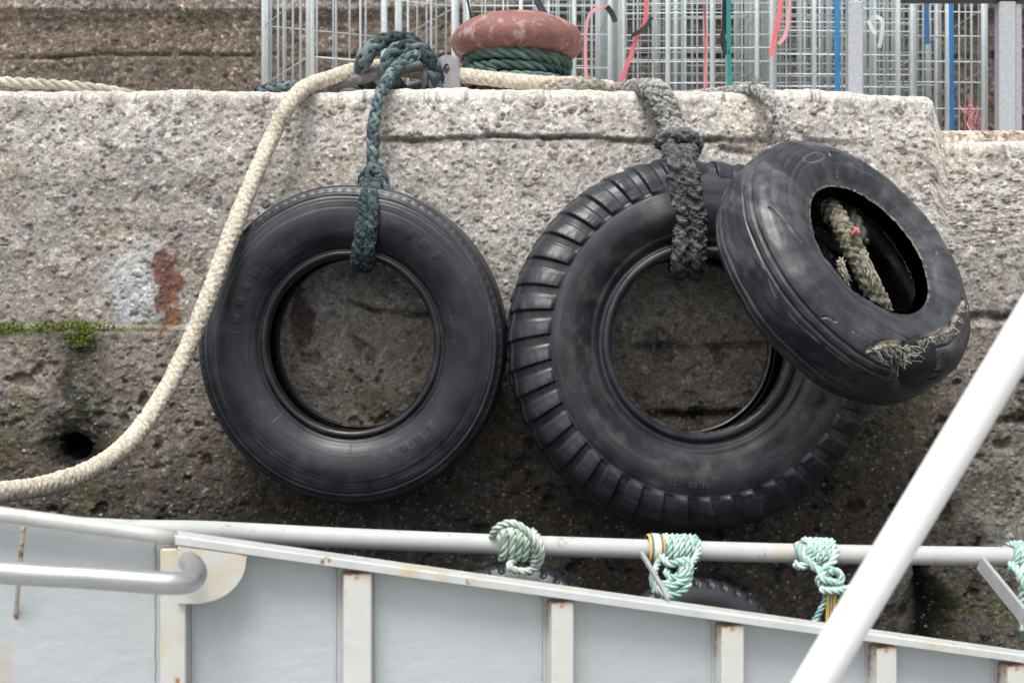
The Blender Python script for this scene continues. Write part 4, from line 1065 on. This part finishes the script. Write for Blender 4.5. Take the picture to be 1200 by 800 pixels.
# lashing A
gA, gB = (.40, .53, .44), (.62, .70, .61)
mb = MB(); wraps(mb, 582, 5.0, slant=.004, col=gA, col2=gB, R=.0088, jitter=.0005)
strand(mb, [P(580, 640, 3.15), P(577, 630, 3.10), P(582, 619, 3.072), P(595, 613, 3.062), P(609, 616, 3.058), P(621, 626, 3.056), P(629, 639, 3.060), P(631, 652, 3.075), P(625, 661, 3.09)], .0088, gA, gB)
strand(mb, [P(624, 624, 3.12), P(630, 630, 3.085), P(634, 642, 3.075), P(633, 655, 3.085), P(627, 665, 3.09), P(615, 669, 3.08), P(602, 667, 3.075), P(597, 662, 3.08), P(602, 657, 3.10)], .0086, gA, gB)
G_ = 'turquoise rope lashings on the pipe rail'
tag(obj('rope_lashing', mb, M['poly_rope']), 'round faded green rope lashing on the pipe rail, leftmost, without a yellow band', 'rope', G_)
# lashing B with yellow band
mb = MB(); wraps(mb, 777, 5.3, slant=.003)
strand(mb, [P(817, 632, 3.13), P(818, 646, 3.12), P(810, 660, 3.09), P(796, 672, 3.06), P(782, 683, 3.045), P(770, 682, 3.05), P(767, 674, 3.07), P(770, 662, 3.10), P(776, 652, 3.12)])
strand(mb, [P(805, 655, 3.10), P(808, 672, 3.06), P(804, 688, 3.04), P(790, 697, 3.03), P(775, 694, 3.03), P(766, 684, 3.04), P(766, 668, 3.06)], .0088)
strand(mb, [P(776, 652, 3.09), P(785, 660, 3.06), P(798, 658, 3.05), P(806, 668, 3.05), P(802, 680, 3.04), P(790, 686, 3.03), P(776, 690, 3.04)], .0088)
strand(mb, [P(796, 660, 3.05), P(803, 656, 3.05), P(809, 663, 3.05), P(806, 674, 3.05), P(796, 672, 3.05)], .0088)
strand(mb, [P(780, 668, 3.07), P(786, 676, 3.05), P(798, 676, 3.04), P(800, 664, 3.05)], .008)
strand(mb, [P(766, 668, 3.07), P(765, 680, 3.06), P(766, 694, 3.02)], .003)
tag(obj('rope_lashing', mb, M['poly_rope']), 'turquoise rope lashing knotted over a bracket beside the striped yellow band', 'rope', G_)
# striped band ring
def band(px0, width, rad, cols):
    c, T = pipe_at(px0); u = np.cross(T, (0, 0, 1.)); u /= np.linalg.norm(u); w = np.cross(u, T); mb = MB()
    ns = len(cols); na = 40
    s = np.linspace(-width / 2, width / 2, ns * 4); th = np.linspace(0, 2 * math.pi, na, endpoint=False)
    V = np.zeros((len(s), na, 3)); CC = np.zeros((len(s), na, 3))
    for i, si in enumerate(s):
        rr_ = rad * (1 - .10 * (2 * si / width) ** 4)
        V[i] = c + T * si + rr_ * (np.cos(th)[:, None] * u + 1.0 * np.sin(th)[:, None] * w); CC[i] = cols[min(ns - 1, i // 4)]
    Vi = V[::-1].copy(); 
    mb.add(V.reshape(-1, 3), gridfaces(len(s), na, False, True), CC.reshape(-1, 3)); return mb
Y_, W_, B_c = (.78, .50, .06), (.72, .66, .50), (.10, .16, .24)
tag(obj('striped_band', band(766, .036, .036, [Y_, B_c, W_, W_, W_, B_c, Y_]), M['cloth']), 'yellow and cream hose-like band with blue stripes round the rail beside the knotted lashing', 'band')
# lashing C
mb = MB(); wraps(mb, 935, 4.6, slant=.014)
wraps(mb, 945, 3.2, slant=-.010, r_pipe=.0232)
strand(mb, [P(934, 636, 3.18), P(940, 650, 3.165), P(952, 662, 3.16), P(965, 672, 3.15), P(972, 680, 3.15)], .0095)
strand(mb, [P(980, 645, 3.18), P(975, 660, 3.16), P(966, 668, 3.15), P(960, 682, 3.15), P(972, 690, 3.14), P(984, 682, 3.14), P(984, 672, 3.14), P(972, 668, 3.13)], .0095)
strand(mb, [P(931, 660, 3.17), P(940, 663, 3.16), P(952, 657, 3.17)], .009)
strand(mb, [P(962, 676, 3.14), P(970, 680, 3.13), P(984, 684, 3.14), P(988, 698, 3.14), P(984, 706, 3.15)], .0085)
strand(mb, [P(960, 690, 3.12), P(972, 692, 3.115), P(985, 692, 3.12), P(998, 688, 3.14)], .0085)
strand(mb, [P(969, 692, 3.16), P(966, 706, 3.16), P(957, 723, 3.16), P(950, 735, 3.16)], .0075, (.3, .55, .55), (.62, .75, .72))
tag(obj('rope_lashing', mb, M['poly_rope']), 'turquoise rope lashing with a tail and yellow strap below, next to the white pole', 'rope', G_)
mb = MB()
a, b = P(975, 692, 3.128), P(971, 760, 3.14); L = np.linalg.norm(b - a); z = (b - a) / L; x = np.array((1., 0, 0)); y = np.cross(z, x); x = np.cross(y, z)
for i, (w, cc) in enumerate(((.007, Y_), (.0022, B_c), (.0022, W_), (.0022, B_c), (.007, Y_))):
    off = [-.0073, -.0025, -.0001, .0023, .0070][i]
    box(mb, (a + b) / 2 + x * off, w, .0024, L, np.stack([x, y, z], 1), col=cc)
tag(obj('striped_strap', mb, M['cloth']), 'yellow strap with a dark blue centre stripe hanging from the lashing by the white pole', 'strap')
# lashing D
mb = MB(); wraps(mb, 1182, 5, slant=.010); wraps(mb, 1190, 3, slant=-.008, r_pipe=.0232)
strand(mb, [P(1185, 660, 3.28), P(1195, 672, 3.24), P(1198, 690, 3.24), P(1197, 712, 3.24), P(1200, 740, 3.22)], .010)
strand(mb, [P(1204, 662, 3.26), P(1196, 676, 3.24), P(1204, 694, 3.23), P(1204, 715, 3.24), P(1202, 745, 3.24)], .010)
tag(obj('rope_lashing', mb, M['poly_rope']), 'turquoise rope lashing cut off by the right edge, beside a slanting arm', 'rope', G_)

# ------------------------------------------------------------------ galvanised cages behind
def bar(mb, a, b, r, col, nseg=6):
    a, b = np.array(a, float), np.array(b, float); pts = np.stack([a, b]); T = (b - a) / np.linalg.norm(b - a)
    N = np.cross(T, (0, 0, 1.)); 
    if np.linalg.norm(N) < .1: N = np.cross(T, (1., 0, 0))
    N /= np.linalg.norm(N); B = np.cross(T, N); ring_tube(mb, pts, np.stack([N, N]), np.stack([B, B]), r, r, 0., np.array(col), nseg)
GV = (.66, .70, .70); GV2 = (.40, .43, .44)
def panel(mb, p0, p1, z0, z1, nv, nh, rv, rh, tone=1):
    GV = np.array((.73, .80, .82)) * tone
    p0, p1 = np.array(p0), np.array(p1)
    for k in range(nv):
        q = p0 + (p1 - p0) * k / (nv - 1); edge = k in (0, nv - 1) or (tone == 1 and k % 3 == 0); r = rv * (2.1 if edge else .8)
        bar(mb, (*q, z0), (*q, z1), r, np.array(GV) * (1.2 if edge else rng.uniform(.75, 1.1)))
    for k in range(nh):
        if nh > 10 and k % 3 and rng.uniform() < .28: continue
        z = z0 + .02 + (z1 - z0 - .04) * k / max(1, nh - 1) + (rng.normal(0, .006) if nh > 10 else 0); bar(mb, (*p0, z), (*p1, z), rh * (2 if k in (0, nh - 1) else 1), np.array(GV) * rng.uniform(.8, 1.1), 5)
def cage(x, d, rz, W, Dp, nv, nh, label, rv=.0065, rh=.0035, tone=.75):
    root = thing('roll_cage', (x, d - D0, .818), label, 'roll cage', 'galvanised roll cages on the quay')
    ca, sa = math.cos(rz), math.sin(rz)
    def w(u, v): return (x + u * ca - v * sa, d - D0 + u * sa + v * ca)
    z0, z1 = 1.00, 2.55
    for nm, a, b, n_ in (('side_panel', (0, 0), (0, Dp), nv), ('side_panel', (W, 0), (W, Dp), nv), ('back_panel', (0, Dp), (W, Dp), nv + 2), ('front_panel', (0, 0), (W, 0), nv)):
        mb = MB(); nh_ = min(nh, 6) if nm == 'side_panel' else nh
        A, B = np.array(w(*a)), np.array(w(*b)); ins = (B - A) / np.linalg.norm(B - A) * .012 if nm in ('back_panel', 'front_panel') else 0
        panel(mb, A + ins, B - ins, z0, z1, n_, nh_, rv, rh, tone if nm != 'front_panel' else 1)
        obj(nm, mb, M['galv'], root)
    mb = MB(); cx, cy = w(W / 2, Dp / 2)
    Mx = np.array(((ca, -sa, 0), (sa, ca, 0), (0, 0, 1.)))
    for u, v, sx, sy in ((W / 2, 0, W, .03), (W / 2, Dp, W, .03), (0, Dp / 2, .03, Dp - .034), (W, Dp / 2, .03, Dp - .034), (W / 2, Dp / 2, .03, Dp - .034)):
        X_, Y__ = w(u, v); box(mb, (X_, Y__, .965), sx, sy, .03, Mx, bev=.003, col=GV2)
    obj('base_frame', mb, M['galv'], root)
    for u, v in ((.06, .06), (W - .06, .06), (.06, Dp - .06), (W - .06, Dp - .06)):
        X_, Y__ = w(u, v); mb = MB(); V, f = lathe([(0, -.012), (.055, -.012), (.06, -.004), (.06, .004), (.055, .012), (0, .012)], 0, 0, 20)
        V = V.reshape(-1, 3); V = np.stack([V[:, 0], V[:, 2], V[:, 1]], 1) @ Mx.T + np.array((X_, Y__, .880)); mb.add(V, f, (.05, .05, .05))
        box(mb, (X_, Y__, .9445), .05, .05, .008, Mx, col=GV2); obj('caster', mb, M['galv'], root)
    return root
def cx(px, d): return (px - 600) / F * d
cage(cx(362, 6.6), 6.6, .43, .74, .80, 7, 6, 'leftmost galvanised cage with widely spaced bars in front of the brown wall', rv=.0075)
specs = [(545, 6.75, .02, .70, .75, 9, 22, 'galvanised mesh cage standing directly behind the red bollard'),
         (727, 6.5, -.03, .70, .80, 11, 30, 'galvanised mesh cage right of the bollard, behind the thick grey rope'),
         (902, 6.6, .04, .68, .80, 11, 30, 'galvanised mesh cage behind the pale grey rope, with the blue strap'),
         (1022, 6.9, .05, .56, .80, 10, 14, 'rightmost galvanised cage in front, with open mesh beside the wide post'),
         (640, 7.7, .06, .72, .70, 7, 16, 'galvanised cage in the second row, seen right of the bollard head'),
         (800, 7.6, -.05, .74, .75, 7, 18, 'galvanised cage in the second row, behind the cage with the green strap'),
         (940, 7.65, .03, .74, .75, 7, 18, 'galvanised cage in the second row, behind the cage with the blue strap')]
for i, (px_, d, rz, W, Dp, nv, nh, lab) in enumerate(specs):
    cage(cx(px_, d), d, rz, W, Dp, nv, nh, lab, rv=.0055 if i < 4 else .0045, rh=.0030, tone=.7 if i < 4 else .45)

# steel frame with wide posts and dark beam
fr = thing('steel_frame', (cx(1090, 6.3), 6.3 - D0, .818), 'wide galvanised posts carrying a dark beam at the right end of the cages', 'frame')
for px_, w in ((1001, .066), (1178, .075)):
    mb = MB(); box(mb, (cx(px_, 6.3), 6.3 - D0, 1.16), w, .07, .68, bev=.006, col=(.42, .44, .47)); obj('post', mb, M['galv'], fr)
mb = MB(); box(mb, (cx(1190, 6.3), 6.3 - D0, 1.528), 1.0, .08, .05, bev=.004, col=(.06, .05, .05)); obj('beam', mb, M['galv'], fr)
mb = MB(); box(mb, (cx(1191.5, 6.3), 6.3 - D0 - .0, 1.16), .03, .05, .66, bev=.004, col=(.36, .38, .42)); obj('channel', mb, M['galv'], fr)

# straps and rags
def ribbon(pts, w, col, name, label, cat, t=.002, m='cloth', mb=None, fin=True):
    mb = mb or MB(); w = w * .95; q, s = catmull(pts, .01); T_ = np.gradient(q, axis=0); T_ /= np.linalg.norm(T_, axis=1)[:, None]
    n = len(q); tw = noise1(n, 12, .35); S = np.cross(T_, np.array((0, -1, 0.))[None] + np.stack([tw, 0 * tw, 0 * tw], 1)); S /= np.linalg.norm(S, axis=1)[:, None]; Nn = np.cross(S, T_)
    V = np.stack([q - S * w / 2 - Nn * t / 2, q + S * w / 2 - Nn * t / 2, q + S * w / 2 + Nn * t / 2, q - S * w / 2 + Nn * t / 2], 1)
    n0 = mb.n; mb.add(V.reshape(-1, 3), gridfaces(n, 4, False, True), np.array(col), False); mb.f.append(np.array([[0, 1, 2, 3], [4 * n - 1, 4 * n - 2, 4 * n - 3, 4 * n - 4]]) + n0); mb.smooth.append(np.array([False, False]))
    if fin: return tag(obj(name, mb, M[m]), label, cat)
    return mb
RD = (.62, .13, .15); PK = (.62, .30, .30)
d = 6.40
ribbon([P(758, -30, d), P(757, 8, d), P(755, 28, d), P(747, 42, d), P(738, 68, d), P(727, 98, d), P(720, 118, d)], .020, RD, 'strap', 'bright red strap slanting down from a black buckle, right of the bollard', 'strap')
mb = ribbon([P(764, 20, d - .02), P(758, 30, d - .02), P(748, 38, d - .02), P(740, 42, d - .02)], .02, (.03, .03, .03), 'x', 'x', 'x', fin=False)
tag(obj('strap_buckle', mb, M['cloth']), 'black buckle on the slanting red strap', 'buckle')
mb = ribbon([P(688, 110, d), P(686, 60, d), P(689, 22, d), P(702, 9, d), P(714, 10, d)], .016, PK, '', '', '', fin=False); tag(obj('strap', mb, M['cloth']), 'faded pink strap tied at the top next to the bollard head', 'strap')
mb = ribbon([P(711, 8, d - .03), P(717, 16, d - .03), P(721, 26, d - .03)], .026, (.02, .02, .025), '', '', '', fin=False); tag(obj('rag', mb, M['cloth']), 'small black rag knotted on the cage near the pink strap', 'rag')
ribbon([P(825, 5, d), P(827, 50, 6.45), P(826, 112, d)], .010, (.62, .12, .14), 'strap', 'narrow dark red strap hanging beside a bright cage post behind the grey rope', 'strap')
ribbon([P(854, -30, d), P(854, 50, d), P(856, 112, d)], .024, (.02, .26, .23), 'strap', 'dark green strap hanging straight down the cages', 'strap')
mb = ribbon([P(850, -30, d + .03), P(849, 30, d + .03), P(847, 42, d), P(849, 56, d), P(852, 64, d)], .03, (.02, .02, .025), '', '', '', fin=False); tag(obj('rag', mb, M['cloth']), 'black rag bundled beside the dark green strap', 'rag')
ribbon([P(981, -30, d), P(981, 50, d), P(982, 125, d)], .026, (.02, .20, .44), 'strap', 'wide bright blue strap hanging straight down left of the wide grey post', 'strap')
ribbon([P(1114, -30, 6.6), P(1115, 60, 6.6), P(1116, 160, 6.6)], .022, (.02, .16, .42), 'strap', 'narrow blue strap hanging on the rightmost cage above the tan kerb', 'strap')
ribbon([P(1086, -30, 6.8), P(1086, 20, 6.8), P(1087, 52, 6.8)], .024, (.03, .14, .34), 'strap', 'short dark blue strap at the top of the rightmost cage', 'strap')
mb = ribbon([P(916, -20, d), P(913, 20, d), P(908, 42, d), P(904, 66, d)], .022, (.78, .16, .18), '', '', '', fin=False)
ribbon([P(927, -20, d), P(924, 20, d), P(920, 42, d), P(912, 52, d)], .018, PK, '', '', '', mb=mb, fin=False)
tag(obj('strap', mb, M['cloth']), 'forked red and pink strap ends dangling left of the blue strap', 'strap')
mb = ribbon([P(1020, 22, d), P(1028, 20, d), P(1034, 26, d), P(1033, 42, d), P(1030, 56, d)], .020, (.62, .63, .62), '', '', '', fin=False)
ribbon([P(1018, 24, d), P(1022, 34, d), P(1026, 40, d)], .02, (.62, .63, .62), '', '', '', mb=mb, fin=False)
tag(obj('cable_tie', mb, M['cloth']), 'white plastic tie knotted on a bar right of the wide grey post', 'tie')
mb = MB()
for k in range(14):
    c = P(1139 + rng.normal(0, 4), 136 + rng.normal(0, 9), 6.5); ribbon([c, c + rng.normal(0, .02, 3), c + rng.normal(0, .028, 3)], .006, (.66, .24, .25), '', '', '', mb=mb, fin=False)
tag(obj('twine', mb, M['cloth']), 'tangle of pinkish red twine low on the rightmost cage', 'twine')
mb = MB(); ribbon([P(990, 40, 6.5), P(993, 46, 6.5), P(991, 55, 6.5)], .022, (.22, .62, .10), '', '', '', mb=mb, fin=False); tag(obj('tag_label', mb, M['cloth']), 'small lime green tag beside the wide blue strap', 'tag')
mb = MB(); tube(mb, [P(545, -10, 5.35), P(550, 10, 5.35), P(552, 24, 5.32)], .004, .01, 6, (1, 1, 1)); mb.c = [c * np.array((.02, .02, .02)) for c in mb.c]
tag(obj('cord', mb, M['rope']), 'thin black cord hanging behind the left side of the bollard head', 'cord')
mb = ribbon([P(623, -20, 5.45), P(630, 2, 5.4), P(636, 13, 5.33), P(640, 20, 5.25)], .028, (.015, .015, .018), '', '', '', fin=False); tag(obj('strap', mb, M['cloth']), 'black strap coming down behind the top of the bollard head', 'strap')
mb = MB(); tube(mb, [P(369, 128, 7.6), P(369, 68, 7.6)], .022, .02, 14); mb.c = [c * np.array((.42, .13, .10)) for c in mb.c]
tag(obj('marker_post', mb, M['cloth']), 'short dull red post standing behind the leftmost cage', 'post')
